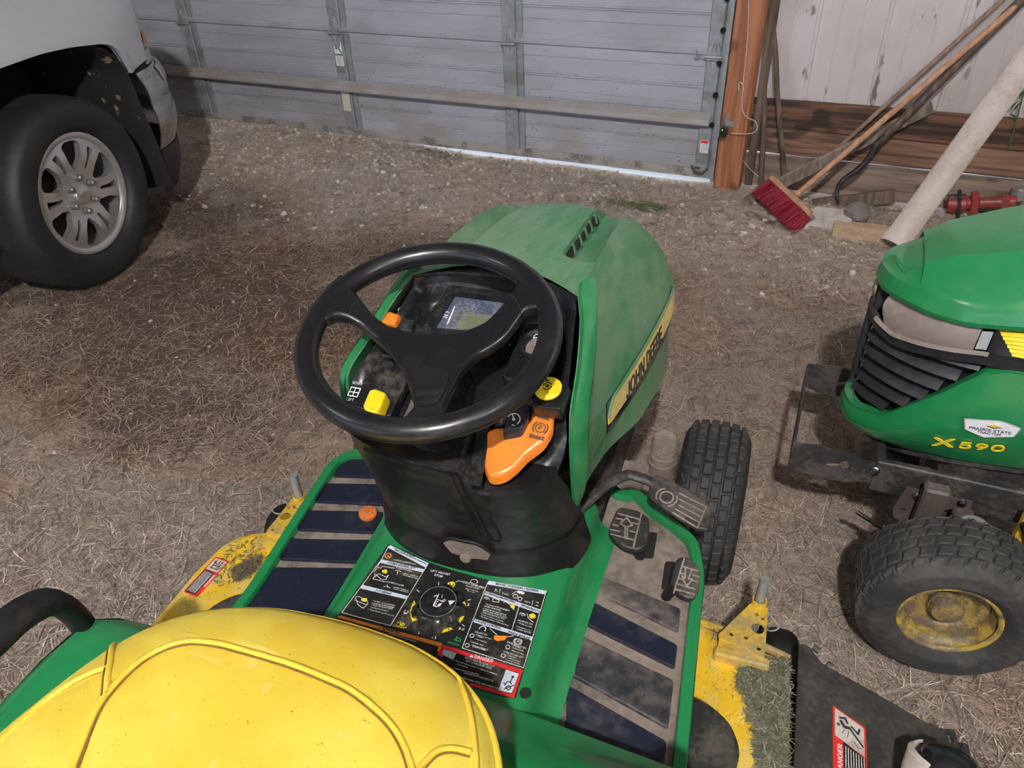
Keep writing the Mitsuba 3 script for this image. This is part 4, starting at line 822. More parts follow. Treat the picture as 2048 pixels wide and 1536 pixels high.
add(t1 + '__park_brake_lever__lettering', [mv(text('PARK', .0055, .018, bold=True), frame((.0, .022, 0), (1, 0, 0), (0, 1, 0), (0, 0, 1))), mv(text('BRAKE', .0055, .023, bold=True), frame((-.003, -.011, 0), (1, 0, 0), (0, 1, 0), (0, 0, 1))), mv(text('P', .0075), frame((.0065, .0035, 0), (1, 0, 0), (0, 1, 0), (0, 0, 1))), stroke(arc(.009, .0075, .0075, 0, 359, 24), .0011), stroke(arc(.009, .0075, .0112, -45, 45, 8), .0016), stroke(arc(.009, .0075, .0112, 135, 225, 8), .0016)], 'print_dark', False, ft_)
cz = np.array([(0.095,0.809), (0.093,0.838), (0.122,0.846), (0.126,0.824), (0.122,0.807), (0.095,0.797)]); cc = cz.mean(0)
m_ = bprism(rounded(cz - cc, .004, 3), -.01, .026, .003); v = m_.vertices.copy(); w2 = v[:, :2] + cc; m_.vertices = np.c_[w2, v[:, 2] + sl_(w2)]
add(t1 + '__cruise_switch', m_, 'mat_pad', 35)
fc_ = frame((*(0.106,0.817), float(sl_(np.array((0.106,0.817)))) + .0265), (1, 0, 0), unit((0, .92, .39)), unit((0, -.39, .92)))
add(t1 + '__cruise_switch__symbol', [stroke(arc(0, 0, .0095, -40, 165, 16), .0017), stroke([(0, 0), (-.004, .008)], .0018), plate(circ(0, 0, .0025, 10), 0, .0003), stroke([(-.012, .013), (-.006, .011)], .0016), stroke([(.0, -.009), (.004, -.010)], .0016)], 'print_white', False, fc_)
add(t1 + '__lever_guide', [mv(cbox(.02, .16, .006, .002), frame((.062, .80, .768), (1, 0, 0), unit((-.15, .92, .37)), unit((0, -.37, .92)))), mv(cbox(.05, .05, .012, .004), frame((0.139,0.852)+(.775,) if False else (.150, .868, .800), (1, 0, 0), unit((0, .92, .39)), unit((0, -.39, .92))))], 'black_plastic', 30)
# steering wheel
wc = np.array([-.0231, .8314, .9167]); s_, q_ = .0149, .2330
ex = np.array([math.cos(s_), 0, -math.sin(s_)]); ez0 = np.array([math.sin(s_), 0, math.cos(s_)]); ey = np.array([0, 1, 0]) * math.cos(q_) + ez0 * math.sin(q_); en = np.cross(ex, ey)
fw = frame(wc, ex, ey, en); sw = t1 + '__steering_wheel'
an = np.linspace(0, 2 * np.pi, 120, endpoint=False)
add(sw, tube(np.c_[.1755 * np.cos(an), .1755 * np.sin(an), 0 * an], .0168, 18, closed=True, ry=.0175), 'wheel_rubber', True, fw)
up = np.array([(-0.18,0.0863), (-0.1603,0.0696), (-0.1312,0.0474), (-0.1057,0.0313), (-0.0724,0.0202), (-0.0296,0.0163), (0.004,0.0227), (0.0361,0.0327), (0.0627,0.0592), (0.0856,0.093), (0.0967,0.1159), (0.0928,0.1451), (0.121,0.1338), (0.1492,0.1), (0.1538,0.0677), (0.1374,0.0768), (0.1239,0.0748), (0.1171,0.0586), (0.105,0.0301), (0.0729,-0.006), (0.0595,-0.0393), (0.0615,-0.0772), (0.0724,-0.1304), (0.0808,-0.158), (0.0226,-0.1744), (0.0149,-0.1637), (0.029,-0.1536), (0.0294,-0.1283), (0.0116,-0.0988), (-0.0197,-0.0588), (-0.0513,-0.0293), (-0.0891,-0.0053), (-0.1173,0.0057), (-0.1361,0.0068), (-0.1501,0.0019), (-0.156,-0.0115), (-0.1715,-0.0227), (-0.1907,0.012), (-0.1888,0.0564)])
sm = bprism(rounded(up, .007, 4), -.011, .009, .006, 3)
sm = sm.subdivide_to_size(.012); v = sm.vertices.copy(); r = np.hypot(v[:, 0], v[:, 1]); k = np.clip((.169 - r) / .09, 0, 1); v[:, 2] -= .030 * k * k * (3 - 2 * k); sm.vertices = v; sm.merge_vertices()
add(sw + '__spokes', sm, 'wheel_rubber', 45, fw)
hubp = rounded(np.array([(-0.0037,-0.0537), (0.0207,-0.0453), (0.0489,-0.0504), (0.0561,-0.0894), (0.0586,-0.1234), (0.0318,-0.1297), (0.0122,-0.0931)]), .008)
hm = bprism(hubp, 0, .0035, .001).subdivide_to_size(.012); v = hm.vertices.copy(); r = np.hypot(v[:, 0], v[:, 1]); k = np.clip((.169 - r) / .09, 0, 1); v[:, 2] += .0075 - .030 * k * k * (3 - 2 * k); hm.vertices = v
add(sw + '__hub_cap', hm, 'gloss_black', 40, fw)
for pts in ([(-0.1289,0.0452), (-0.1347,0.025), (-0.1313,0.011)], [(0.0918,0.1016), (0.1116,0.0807), (0.1188,0.0647)]):
    p = interp(pts, 8); r = np.hypot(p[:, 0], p[:, 1]); k = np.clip((.169 - r) / .09, 0, 1); add(sw + '__spoke_joint', tube(np.c_[p, .0092 - .030 * k * k * (3 - 2 * k)], .0012, 6), 'dark_void', True, fw)
add(sw + '__column', [lathe([(.052, -.20), (.050, -.12), (.040, -.07), (.034, -.035)], 36), cyl(.03, .02, .004, 24, (0, 0, -.05))], 'black_plastic', 40, fw)
# green tunnel plate with the controls
ty = np.r_[np.linspace(.30, .60, 10), np.linspace(.63, 1.04, 18)]
def tun(y):
    k = np.clip((y - .83) / .2, 0, 1); g = .006 * k
    return [(-.232 - g, .3612), (-.214 - g, .366), (-.199, .385), (-.189, .425), (-.176, .441), (-.150, .4475), (.150, .4475), (.176, .441), (.189, .425), (.199, .385), (.212 + g, .366), (.228 + g, .3612)]
TP_ = np.stack([np.stack([np.r_[x, y, z] for x, z in interp(tun(y), 45)]) for y in ty])
add(t1 + '__tunnel', shell(TP_, .003), 'green_clean', 40)
add(t1 + '__tunnel__bolt_hole', cyl(.0085, .003, .0005, 24, (*(0.18,0.609), .4455)), 'dark_void', 30)

# ---- instruction sticker and height knob on the tunnel ----------------------------------------
SZ = .4476
def st(m, z=0.0): return mv(m, frame((0, 0, SZ + z), (1, 0, 0), (0, 1, 0), (0, 0, 1)))
sk_ = t1 + '__instruction_sticker'
add(sk_, st(bprism(rounded([(-0.148,0.818), (-0.105,0.811), (-0.057,0.799), (-0.001,0.794), (0.054,0.792), (0.16,0.799), (0.169,0.596), (0.147,0.592), (0.043,0.595), (-0.041,0.598), (-0.16,0.645)], .003), 0, .0005, .0001)), 'sticker_black', False)
def quad(*p): return st(plate(p, .0005, .0008))
for q_b in [quad((-0.144,0.816), (-0.059,0.797), (-0.059,0.786), (-0.144,0.809)), quad((-0.144,0.781), (-0.06,0.782), (-0.061,0.775), (-0.143,0.773)), quad((-0.15,0.72), (-0.064,0.721), (-0.063,0.714), (-0.149,0.712)),
    quad((0.056,0.791), (0.159,0.799), (0.158,0.791), (0.057,0.783)), quad((0.058,0.769), (0.16,0.759), (0.16,0.751), (0.059,0.761)), quad((0.061,0.711), (0.162,0.705), (0.162,0.698), (0.061,0.704))]: add(sk_ + '__white_band', q_b, 'print_blue_white', False)
LN = [[(-0.145,0.813), (-0.143,0.779)], [(-0.144,0.777), (-0.157,0.658), (-0.067,0.658), (-0.06,0.788)], [(-0.15,0.719), (-0.149,0.713)], [(0.056,0.786), (0.061,0.653), (0.165,0.648), (0.158,0.794)], [(0.123,0.761), (0.126,0.708)], [(-0.143,0.764), (-0.144,0.78)]]
add(sk_ + '__white_lines', [st(stroke(l, .0011, .0005, .0008)) for l in LN], 'print_white', False)
TX = [('RAISE MOWER', -0.11, 0.77, 0.0, 0.03, 0.003), ('• Raise handle to', -0.094, 0.762, 2.0, 0.029, 0.002), ('raise implement', -0.092, 0.759, 0.0, 0.028, 0.002), ('LOWER MOWER', -0.114, 0.737, 0.0, 0.034, 0.003), ('• Lower handle to', -0.098, 0.73, 0.0, 0.03, 0.003), ('lower implement', -0.095, 0.727, 0.0, 0.028, 0.002),
 ('• Push for added traction', -0.124, 0.785, 2.5, 0.045, 0.003), ('TO SET CUT HEIGHT', -0.117, 0.694, 1.4, 0.041, 0.002), ('• Pull up on lift handle', -0.117, 0.689, 2.9, 0.04, 0.003), ('• Turn lift adjust stop', -0.116, 0.685, 4.5, 0.0381, 0.0031), ('to desired height', -0.115, 0.681, 1.7, 0.033, 0.002), ('• Push down on lift handle', -0.117, 0.676, 0.0, 0.047, 0.002),
 ('LIFT ADJUST', -0.049, 0.781, 1.5, 0.037, 0.004), ('STOP', -0.039, 0.774, 0.0, 0.016, 0.004), ('DECK LEVELING', 0.015, 0.774, -2.9, 0.0391, 0.0039), ('POSITION', 0.023, 0.768, 0.0, 0.024, 0.003), ('See manual', 0.024, 0.763, 0.0, 0.023, 0.002), ('for use', 0.028, 0.76, -4.1, 0.014, 0.0019),
 ('3', 0.038, 0.731, 0.0, 0.005, 0.005), ('3.5', 0.042, 0.684, 0.0, 0.01, 0.004), ('4', 0.006, 0.656, -14.0, 0.0041, 0.0027), ('1', -0.018, 0.657, 0.0, 0.003, 0.004), ('1.5', -0.058, 0.688, 0.0, 0.009, 0.005),
 ('FWD', 0.088, 0.771, 0.0, 0.011, 0.003), ('REV', 0.129, 0.766, 0.0, 0.01, 0.003), ('To keep PTO engaged', 0.068, 0.742, -1.4, 0.042, 0.003), ('while reversing:', 0.067, 0.738, -1.9, 0.03, 0.003), ('• Look down and behind', 0.066, 0.733, -2.7, 0.042, 0.003), ('before and while backing', 0.068, 0.729, -2.7, 0.042, 0.0029), ('• Depress and hold RIO', 0.067, 0.725, -2.8, 0.041, 0.0029), ('button before reversing', 0.068, 0.721, -4.3, 0.0401, 0.0019), ('• Release button while backing', 0.066, 0.717, -4.4, 0.0522, 0.0019),
 ('MOWER ON', 0.13, 0.727, -2.3, 0.025, 0.003), ('• Raise handle', 0.13, 0.723, -4.4, 0.0261, 0.002), ('MOWER OFF', 0.131, 0.716, -4.6, 0.0251, 0.0019), ('• Lower handle', 0.131, 0.711, -2.2, 0.026, 0.003),
 ('CRUISE ON', 0.07, 0.686, 0.0, 0.021, 0.003), ('• Depress Forward', 0.072, 0.682, -2.0, 0.029, 0.002), ('Pedal', 0.077, 0.68, -6.3, 0.0091, 0.002), ('• Push button', 0.074, 0.674, -2.7, 0.021, 0.002), ('CRUISE OFF', 0.069, 0.667, -2.5, 0.023, 0.002), ('• Depress Forward', 0.072, 0.662, -2.0, 0.029, 0.002), ('or Brake Pedal', 0.076, 0.66, -2.6, 0.022, 0.002),
 ('PARK BRAKE ON', 0.126, 0.683, -5.4, 0.0321, 0.003), ('• Depress', 0.135, 0.68, -3.8, 0.015, 0.0029), ('brake pedal', 0.137, 0.676, -3.0, 0.019, 0.002), ('• Raise handle', 0.134, 0.672, -7.1, 0.0242, 0.002), ('PARK BRAKE OFF', 0.126, 0.665, -3.5, 0.0331, 0.0029), ('• Depress', 0.132, 0.661, -3.4, 0.017, 0.002), ('brake pedal', 0.135, 0.657, -5.2, 0.0221, 0.002), ('• Lower handle', 0.133, 0.653, -4.6, 0.0251, 0.002),
 ('AVOID INJURY OR DEATH', -0.063, 0.643, -2.2, 0.051, 0.002), ('ROTATING BLADES CUT', 0.072, 0.637, -2.3, 0.049, 0.003), ('OFF ARMS AND LEGS', 0.075, 0.632, -1.3, 0.043, 0.003), ('• Do not mow when children or others', 0.057, 0.628, -3.1, 0.0731, 0.002), ('are around', 0.064, 0.623, -3.2, 0.018, 0.002), ('• Look down to reverse', 0.061, 0.615, 1.4, 0.042, 0.002), ('and behind before and', 0.08, 0.612, 0.0, 0.047, 0.003), ('Operate mower only with blades off', 0.072, 0.603, -0.9, 0.067, 0.003)]
def lettering(L, z=.0006): 
    return [mv(text(s, h, w, .0004, h > .0032), frame((x, y, SZ + z), (math.cos(math.radians(a)), math.sin(math.radians(a)), 0), (-math.sin(math.radians(a)), math.cos(math.radians(a)), 0), (0, 0, 1))) for s, x, y, a, w, h in L]
add(sk_ + '__white_lettering', lettering(TX), 'print_white', False)
TD = [('TRACTION ASSIST', -0.133, 0.807, -10.3, 0.0447, 0.0046), ('(If equipped)', -0.088, 0.798, -11.3, 0.0255, 0.0027), ('POWER MOWER LIFT', -0.129, 0.775, 2.2, 0.052, 0.004), ('CUT HEIGHT', -0.123, 0.714, 0.0, 0.03, 0.004), ('BRAKE / FORWARD / REVERSE', 0.071, 0.786, 4.6, 0.0752, 0.0041), ('RIO (Reverse Implement Option)', 0.059, 0.764, -5.1, 0.0562, 0.0039), ('MOWER/PTO', 0.126, 0.757, -8.4, 0.0344, 0.0038), ('CRUISE CONTROL', 0.063, 0.706, -3.7, 0.0461, 0.0039), ('PARK BRAKE', 0.122, 0.701, -4.6, 0.0371, 0.0039)]
add(sk_ + '__dark_lettering', lettering(TD, .0008), 'print_dark', False)
add(sk_ + '__warning_band', [quad((-0.157,0.652), (0.026,0.652), (0.028,0.651), (0.029,0.636), (0.025,0.636), (0.024,0.645), (-0.082,0.646), (-0.16,0.647))], 'print_orange', False)
add(sk_ + '__warning_lettering', lettering([('WARNING', -0.078, 0.647, 1.8, 0.032, 0.0051)], .0009) + [quad((-0.084,0.647), (-0.079,0.647), (-0.083,0.653))], 'print_dark', False)
dgo = [(0.029,0.65), (0.165,0.644), (0.167,0.596), (0.144,0.595), (0.096,0.595), (0.096,0.6), (0.162,0.601), (0.161,0.637), (0.035,0.643), (0.037,0.628), (0.028,0.63)]
add(sk_ + '__danger_band', quad(*dgo), 'print_red', False)
add(sk_ + '__danger_lettering', lettering([('DANGER', 0.085, 0.642, 0.0, 0.031, 0.006)], .0009) + [st(plate([(0.078,0.641), (0.084,0.642), (0.08,0.647)], .0008, .0012))], 'print_white', False)
for q_b in [quad((0.14,0.637), (0.161,0.636), (0.161,0.602), (0.14,0.601)), quad((0.034,0.642), (0.056,0.642), (0.055,0.629), (0.034,0.633))]: add(sk_ + '__picture_panel', q_b, 'print_blue_white', False)
add(sk_ + '__accident_picture', [st(stroke(l, .0016, .0008, .0011)) for l in ([(0.154,0.626), (0.153,0.619), (0.156,0.616)], [(0.153,0.619), (0.148,0.618), (0.147,0.611)], [(0.143,0.614), (0.147,0.614)], [(0.149,0.608), (0.153,0.613), (0.157,0.609), (0.154,0.605), (0.149,0.608)], [(0.148,0.605), (0.16,0.615)])] + [st(plate(circ(*(0.154,0.628), .0022, 10), .0008, .0011))], 'print_dark', False)
kc = np.array((-0.004,0.71)) 
def ringpart(r0, r1, a0, a1): o = arc(kc[0], kc[1], r1, a0, a1, 24); i = arc(kc[0], kc[1], r0, a1, a0, 24); return st(plate(np.vstack([o, i]), .0005, .0008))
r1_ = float(np.hypot(*(np.array((0.039,0.728)) - kc))); 
add(sk_ + '__yellow_scale', [ringpart(r1_ * .84, r1_, -68, 42), ringpart(r1_ * .80, r1_, 150, 228)] , 'decal_yellow', False)
add(sk_ + '__green_scale', [ringpart(r1_ * .55, r1_ * .84, -100, 8), ringpart(r1_ * .55, r1_ * .80, 190, 226)], 'print_green', False)
def tick(a, m=1.0): c, s = math.cos(math.radians(a)), math.sin(math.radians(a)); return stroke([(kc[0] + r1_ * .66 * c, kc[1] + r1_ * .66 * s), (kc[0] + r1_ * 1.1 * c, kc[1] + r1_ * 1.1 * s)], .0009, .0008, .0011)
add(sk_ + '__scale_ticks', [st(tick(a)) for a in (38, 8, -18, -44, -72, 152, 180, 205)], 'print_dark', False)
add(sk_ + '__scale_ends', [st(stroke([(kc[0] + r1_ * f * math.cos(math.radians(a)), kc[1] + r1_ * f * math.sin(math.radians(a))) for f in (1.1, 1.22)], .0014, .0005, .0009)) for a in (38, -18, -72, 205, 152, 112, 95)], 'print_white', False)
add(sk_ + '__level_mark', [st(plate(circ(*(-0.002,0.765), .0062, 20), .0005, .0008)), quad((-0.007,0.76), (0.004,0.763), (0,0.752))], 'decal_yellow', False)
add(sk_ + '__level_lettering', lettering([('2.5', -0.006, 0.762, 6.3, 0.0091, 0.0042)], .0008), 'print_dark', False)
add(sk_ + '__colour_lettering', lettering([('LOWER*', -0.063, 0.658, 2.5, 0.023, 0.0041)], .0006) + [st(stroke(l, .0012, .0005, .0009)) for l in ([(-0.055,0.67), (-0.052,0.664), (-0.045,0.665)], [(-0.059,0.667), (-0.056,0.667)], [(-0.052,0.669), (-0.046,0.668)], [(-0.052,0.666), (-0.046,0.667)])], 'decal_yellow', False)
add(sk_ + '__green_lettering', lettering([('HIGHER', 0.035, 0.655, 0.0, 0.02, 0.003)], .0006) + [st(stroke(l, .0012, .0005, .0009)) for l in ([(0.045,0.67), (0.047,0.663), (0.054,0.663), (0.053,0.668), (0.047,0.668)], [(0.043,0.664), (0.046,0.664)])], 'print_green', False)
IC = [[(-0.144,0.751), (-0.142,0.763), (-0.135,0.762), (-0.136,0.767)], [(-0.142,0.749), (-0.137,0.742), (-0.134,0.75), (-0.118,0.747), (-0.116,0.753)], [(-0.138,0.747), (-0.124,0.74), (-0.116,0.742), (-0.116,0.753)], [(-0.135,0.767), (-0.112,0.769)], [(-0.139,0.742), (-0.139,0.737), (-0.115,0.737)], [(-0.149,0.692), (-0.146,0.696), (-0.128,0.693), (-0.123,0.687), (-0.126,0.676), (-0.138,0.68), (-0.149,0.692)], [(-0.148,0.687), (-0.124,0.684)],
 [(-0.109,0.765), (-0.104,0.767), (-0.098,0.765)], [(-0.104,0.765), (-0.102,0.758)], [(-0.113,0.726), (-0.108,0.73), (-0.1,0.727)], [(-0.109,0.733), (-0.106,0.726)], [(0.027,0.779), (0.027,0.784), (0.034,0.787), (0.04,0.783), (0.036,0.777), (0.027,0.779)], [(0.003,0.772), (0.007,0.776), (0.014,0.776)], [(0.062,0.754), (0.062,0.757), (0.069,0.757), (0.071,0.754)], [(0.076,0.754), (0.077,0.759), (0.088,0.757), (0.088,0.753), (0.077,0.752)], [(0.096,0.755), (0.099,0.758), (0.109,0.753), (0.117,0.746)], [(0.129,0.74), (0.129,0.744), (0.137,0.743), (0.138,0.74)], [(0.14,0.745), (0.145,0.737), (0.155,0.732)], [(0.104,0.775), (0.109,0.783), (0.119,0.784)], [(0.091,0.7), (0.106,0.692)], [(0.125,0.694), (0.132,0.698)], [(0.074,0.772), (0.074,0.778), (0.078,0.774)], [(0.081,0.78), (0.083,0.772)], [(0.142,0.773), (0.143,0.764)], [(0.147,0.772), (0.153,0.771)], [(0.149,0.765), (0.154,0.765)]]
for q_b in [st(stroke(l, .0010, .0005, .0008)) for l in IC] + [st(stroke(arc(*c, r, a0, a1, 14), w, .0005, .0008)) for c, r, a0, a1, w in (((0.111,0.773), .0038, 0, 350, .0011), ((0.12,0.77), .0036, 0, 350, .0011), ((0.066,0.755), .0020, 0, 350, .0009), ((0.134,0.741), .0020, 0, 350, .0009), ((0.08,0.696), .0052, -30, 200, .0015), ((0.142,0.69), .0048, 0, 350, .0011), ((0.142,0.69), .0066, -50, 50, .0012), ((0.142,0.69), .0066, 130, 230, .0012), ((0.068,0.679), .0034, 0, 350, .0011), ((0.067,0.66), .0034, 0, 350, .0011), ((0.13,0.676), .0034, 0, 350, .0011), ((0.128,0.659), .0034, 0, 350, .0011))] + lettering([('P', 0.141, 0.688, 0.0, 0.004, 0.004)]) + [st(stroke([(0.113,0.783), (0.121,0.783)], .0055, .0005, .0008))]: add(sk_ + '__pictogram', q_b, 'print_white', False)
for q_b in [quad((-0.132,0.758), (-0.126,0.763), (-0.121,0.759), (-0.121,0.754), (-0.129,0.754)), quad((-0.139,0.693), (-0.13,0.697), (-0.128,0.693), (-0.128,0.689), (-0.137,0.689)), quad((0.108,0.754), (0.113,0.756), (0.117,0.753), (0.117,0.748), (0.11,0.749)), quad((0.144,0.744), (0.149,0.749), (0.155,0.746), (0.156,0.741), (0.151,0.738), (0.146,0.739))]: add(sk_ + '__yellow_pictogram', q_b, 'decal_yellow', False)
add(sk_ + '__orange_pictograms', [quad((0.102,0.69), (0.111,0.692), (0.124,0.695), (0.121,0.686), (0.11,0.681), (0.104,0.683)), st(plate(circ(*(-0.136,0.792), .0064, 20), .0005, .0008))], 'print_orange', False)
add(sk_ + '__traction_mark', [st(stroke([(-0.138,0.79), (-0.138,0.794), (-0.134,0.793), (-0.133,0.794)], .0016, .0008, .0011)), st(stroke(arc(*(-0.136,0.792), .0036, 0, 350, 12), .0011, .0008, .0011))], 'print_dark', False)
# knob
fk = frame((*(-0.002,0.71), SZ + .0006), unit((.86, -.5, 0)), unit((.5, .86, 0)), (0, 0, 1)); kn = t1 + '__height_knob'
th = np.linspace(0, 2 * np.pi, 96, endpoint=False); sc = .0405 + .0032 * np.tanh(3.2 * np.cos(9 * th))
R_ = lambda f, z: np.c_[sc * f * np.cos(th), sc * f * np.sin(th), np.full(96, z)]
km = gridm(np.stack([R_(1.06, 0), R_(1.07, .004), R_(1.02, .012), R_(.92, .018), R_(.80, .0208)]), cv=True)
add(kn, [km, lathe([(.0335, .018), (.0325, .0215), (.0310, .0225), (1e-4, .0225)], 64)], 'black_plastic', 35, fk)
fkt = fk @ np.diag([.88, .88, 1, 1]) @ frame((0, 0, .0225), (1, 0, 0), (0, 1, 0), (0, 0, 1)); rot = frame((0, 0, 0), unit((.84, .42, 0)), unit((-.42, .84, 0)), (0, 0, 1))
add(kn + '__pointer', plate(rounded([(.0165, .008), (.0300, .0125), (.0250, -.0005)], .001), 0, .0006), 'print_white', False, fkt @ rot)
add(kn + '__ring', plate(circ(0, 0, .0345, 60), 0, .0003, [circ(0, 0, .0336, 60)]), 'print_grey', False, fkt)
add(kn + '__symbol', [mv(m, rot) for m in [stroke([(-.006, .016), (-.004, -.012), (.004, -.012)], .0016, 0, .0005), stroke([(-.012, .010), (-.007, .010)], .0013, 0, .0005), stroke([(-.012, .006), (-.009, .012)], .0011, 0, .0005), stroke([(.001, .016), (.003, .010)], .0011, 0, .0005), stroke([(-.005, .003), (.008, .003)], .0014, 0, .0005)] + [stroke([(-.005, y), (.0, y)], .0014, 0, .0005) for y in (-.001, -.005, -.009)] + [plate([(.003, -.010), (.008, -.010), (.009, -.001), (.004, -.004)], 0, .0005), stroke([(.010, .009), (.006, .002)], .0011, 0, .0005), stroke([(.013, .008), (.009, .001)], .0011, 0, .0005)]], 'print_white', False, fkt)

# ---- foot platforms -----------------------------------------------------------------------------
def platform(s, rim, inner_x, mats, groovemat):
    pl = np.array(rim); key = nm(t1 + '__foot_platform')
    base = np.vstack([pl, [[s * inner_x, pl[-1][1]], [s * inner_x, pl[0][1]]]])
    add(key, bprism(base, .325, .3535, .004), groovemat, 30)
    rp = interp(np.c_[pl, np.full(len(pl), .358)], 60); tn = np.gradient(rp, axis=0); no = np.c_[-tn[:, 1], tn[:, 0]] / np.linalg.norm(tn[:, :2], axis=1)[:, None]
    W = []
    for o, z in ((.012, .318), (.012, .362), (.009, .368), (-.008, .368), (-.011, .362), (-.011, .350)): W.append(np.c_[rp[:, :2] + no * o * (-1 if s > 0 else 1) * -1, np.full(60, z)])
    add(key + '__rim', shell(np.stack(W, 1), .002), 'green_clean', 30)
    for k, (p, m) in enumerate(mats): add(key + '__mat_pad', bprism(rounded(p, .006, 3), .350, .3592, .0035), m, 30)
    return key
kl = platform(-1, [(-.384, .40), (-.392, .62), (-0.39,0.694), (-0.401,0.856), (-0.412,1.015), (-.414, 1.055), (-.404, 1.085), (-.384, 1.108), (-.355, 1.125), (-.28, 1.135), (-.19, 1.135)], .195,
    [([(-0.4,1.031), (-0.404,1.067), (-0.392,1.091), (-.30, 1.118), (-.215, 1.118), (-.215, 1.075), (-0.315,1.051)], 'mat_pad'),
     ([(-0.4,1.008), (-0.306,1.033), (-.232, 1.045), (-.232, .985), (-0.252,0.982), (-0.398,0.95)], 'mat_pad'),
     ([(-0.397,0.925), (-0.242,0.966), (-0.234,0.906), (-0.391,0.869)], 'mat_pad'),
     ([(-0.39,0.845), (-0.23,0.889), (-0.23,0.827), (-0.384,0.791)], 'mat_pad'),
     ([(-0.384,0.771), (-0.229,0.815), (-.236, .755), (-.238, .60), (-.375, .60), (-0.382,0.698)], 'mat_pad')], 'mat_groove')
add(kl + '__traction_button', [lathe([(1e-4, .013), (.009, .0132), (.0100, .0120), (.0155, .0120), (.0185, .0095), (.0188, .004), (.0165, 0)], 44)], 'orange_knob', 40, frame((-.268, .945, .3592), (1, 0, 0), (0, 1, 0), (0, 0, 1)))
fb_ = frame((-.268, .945, .3712), unit((.95, -.3, 0)), unit((.3, .95, 0)), (0, 0, 1))
add(kl + '__traction_button__symbol', [stroke(arc(0, 0, .0078, 0, 359, 24), .0009, 0, .0009), stroke(arc(0, .0015, .0034, 0, 359, 14), .0009, 0, .0020), stroke([(-.004, -.004), (.004, -.004)], .001, 0, .0020), stroke([(0, .010), (0, .0155)], .001, 0, .0006), stroke([(.010, .002), (.0155, .002)], .001, 0, .0006), stroke([(-.010, .002), (-.0155, .002)], .001, 0, .0006)], 'rim_yellow', False, fb_)
add(kl + '__mat_border', [tube([(*p, .3605) for p in ((-0.397,0.95), (-0.401,1.006))], .004, 6), tube([(*p, .3605) for p in ((-0.391,0.87), (-0.394,0.924))], .004, 6), tube([(*p, .3605) for p in ((-0.383,0.793), (-0.386,0.844))], .004, 6)], 'mat_pad', 30)
kr = platform(1, [(.20, 1.155), (0.223,1.146), (0.243,1.155), (0.287,1.122), (0.351,1.08), (0.377,1.054), (0.386,1.03), (.399, .97), (.404, .86), (.410, .74), (.416, .62), (.420, .40)], .195,
    [([(0.226,0.93), (0.378,0.899), (0.381,0.848), (0.234,0.888), (0.227,0.894)], 'mat_pad_dusty'),
     ([(0.227,0.868), (0.384,0.823), (0.386,0.775), (0.217,0.819)], 'mat_pad'),
     ([(0.21,0.796), (0.388,0.754), (0.392,0.668), (0.221,0.715)], 'mat_pad_dusty'),
     ([(0.221,0.696), (0.393,0.648), (.402, .52), (.245, .52), (.236, .64)], 'mat_pad')], 'mat_groove')
for q, p in enumerate(([(0.271,1.066), (0.308,1.07), (0.311,1.002), (0.284,0.997)], [(0.334,1.002), (0.353,1.007), (0.353,0.934), (0.337,0.935)])): add(kr + '__pedal_slot', bprism(rounded(p, .006), .3525, .3545, .0005), 'dark_void', False)
# pedals
def pedal(key, corners, z, lines, th=.012, rr=.012):
    p = np.array(corners); c = p.mean(0); f = frame((*c, z), (1, 0, 0), unit((0, .97, .24)), unit((0, -.24, .97))); q = (p - c) / [1, .97]
    add(key, bprism(rounded(q, rr), -th, .0, .004, 3), 'black_dusty', 40, f)
    lf = lambda l: [np.array(pt) - c for pt in l]
    add(key + '__tread_lines', [stroke(lf(l), .0028, -.001, .0010) for l in lines], 'dusty_metal', False, f)
zb = .462
pedal(t1 + '__brake_pedal', [(0.283,1.101), (0.292,1.109), (0.35,1.09), (0.402,1.062), (0.405,1.012), (0.383,1.011), (0.334,1.03), (0.282,1.056)], zb,
    [[(0.34,1.076), (0.392,1.058)], [(0.342,1.063), (0.39,1.046)], [(0.343,1.05), (0.388,1.034)], [(0.339,1.04), (0.386,1.022)], [(0.335,1.032), (0.383,1.011)], [(0.392,1.058), (0.383,1.011)]] + [arc(*(0.318,1.062), .0125, 0, 359, 22), arc(*(0.318,1.062), .0195, 110, 205, 10), arc(*(0.318,1.062), .0195, -75, 20, 10)])
add(t1 + '__brake_pedal__arm', tube(smoothpath([(.178, .965, .40), (0.163,0.982,0.45), (0.181,1.015,0.465), (0.221,1.073,0.475), (0.244,1.091,0.475), (0.269,1.09,0.472), (0.291,1.093,0.462)], 36), .0115, 10, ry=.0085), 'black_dusty', 40)
pedal(t1 + '__forward_pedal', [(0.232,1.036), (0.272,1.036), (0.296,1.023), (0.3,0.974), (0.291,0.956), (0.259,0.955), (0.226,0.975), (0.225,0.995)], .43,
    [[(0.258,0.976), (0.254,0.997), (0.243,1.001), (0.253,1.016), (0.266,1.002), (0.258,0.998), (0.262,0.977)], [(0.278,1.03), (0.277,0.959)], [(0.231,0.975), (0.275,0.973)], [(0.228,0.984), (0.245,0.984)], [(0.231,0.995), (0.241,0.995)], [(0.233,1.01), (0.245,1.01)], [(0.235,1.021), (0.278,1.018)], [(0.265,1.007), (0.277,1.007)], [(0.264,0.99), (0.276,0.989)]], .014)
add(t1 + '__forward_pedal__arm', [tube([(.262, .985, .42), (.285, 1.0, .36), (.29, 1.0, .30)], .010, 8)], 'matte_black', 30)
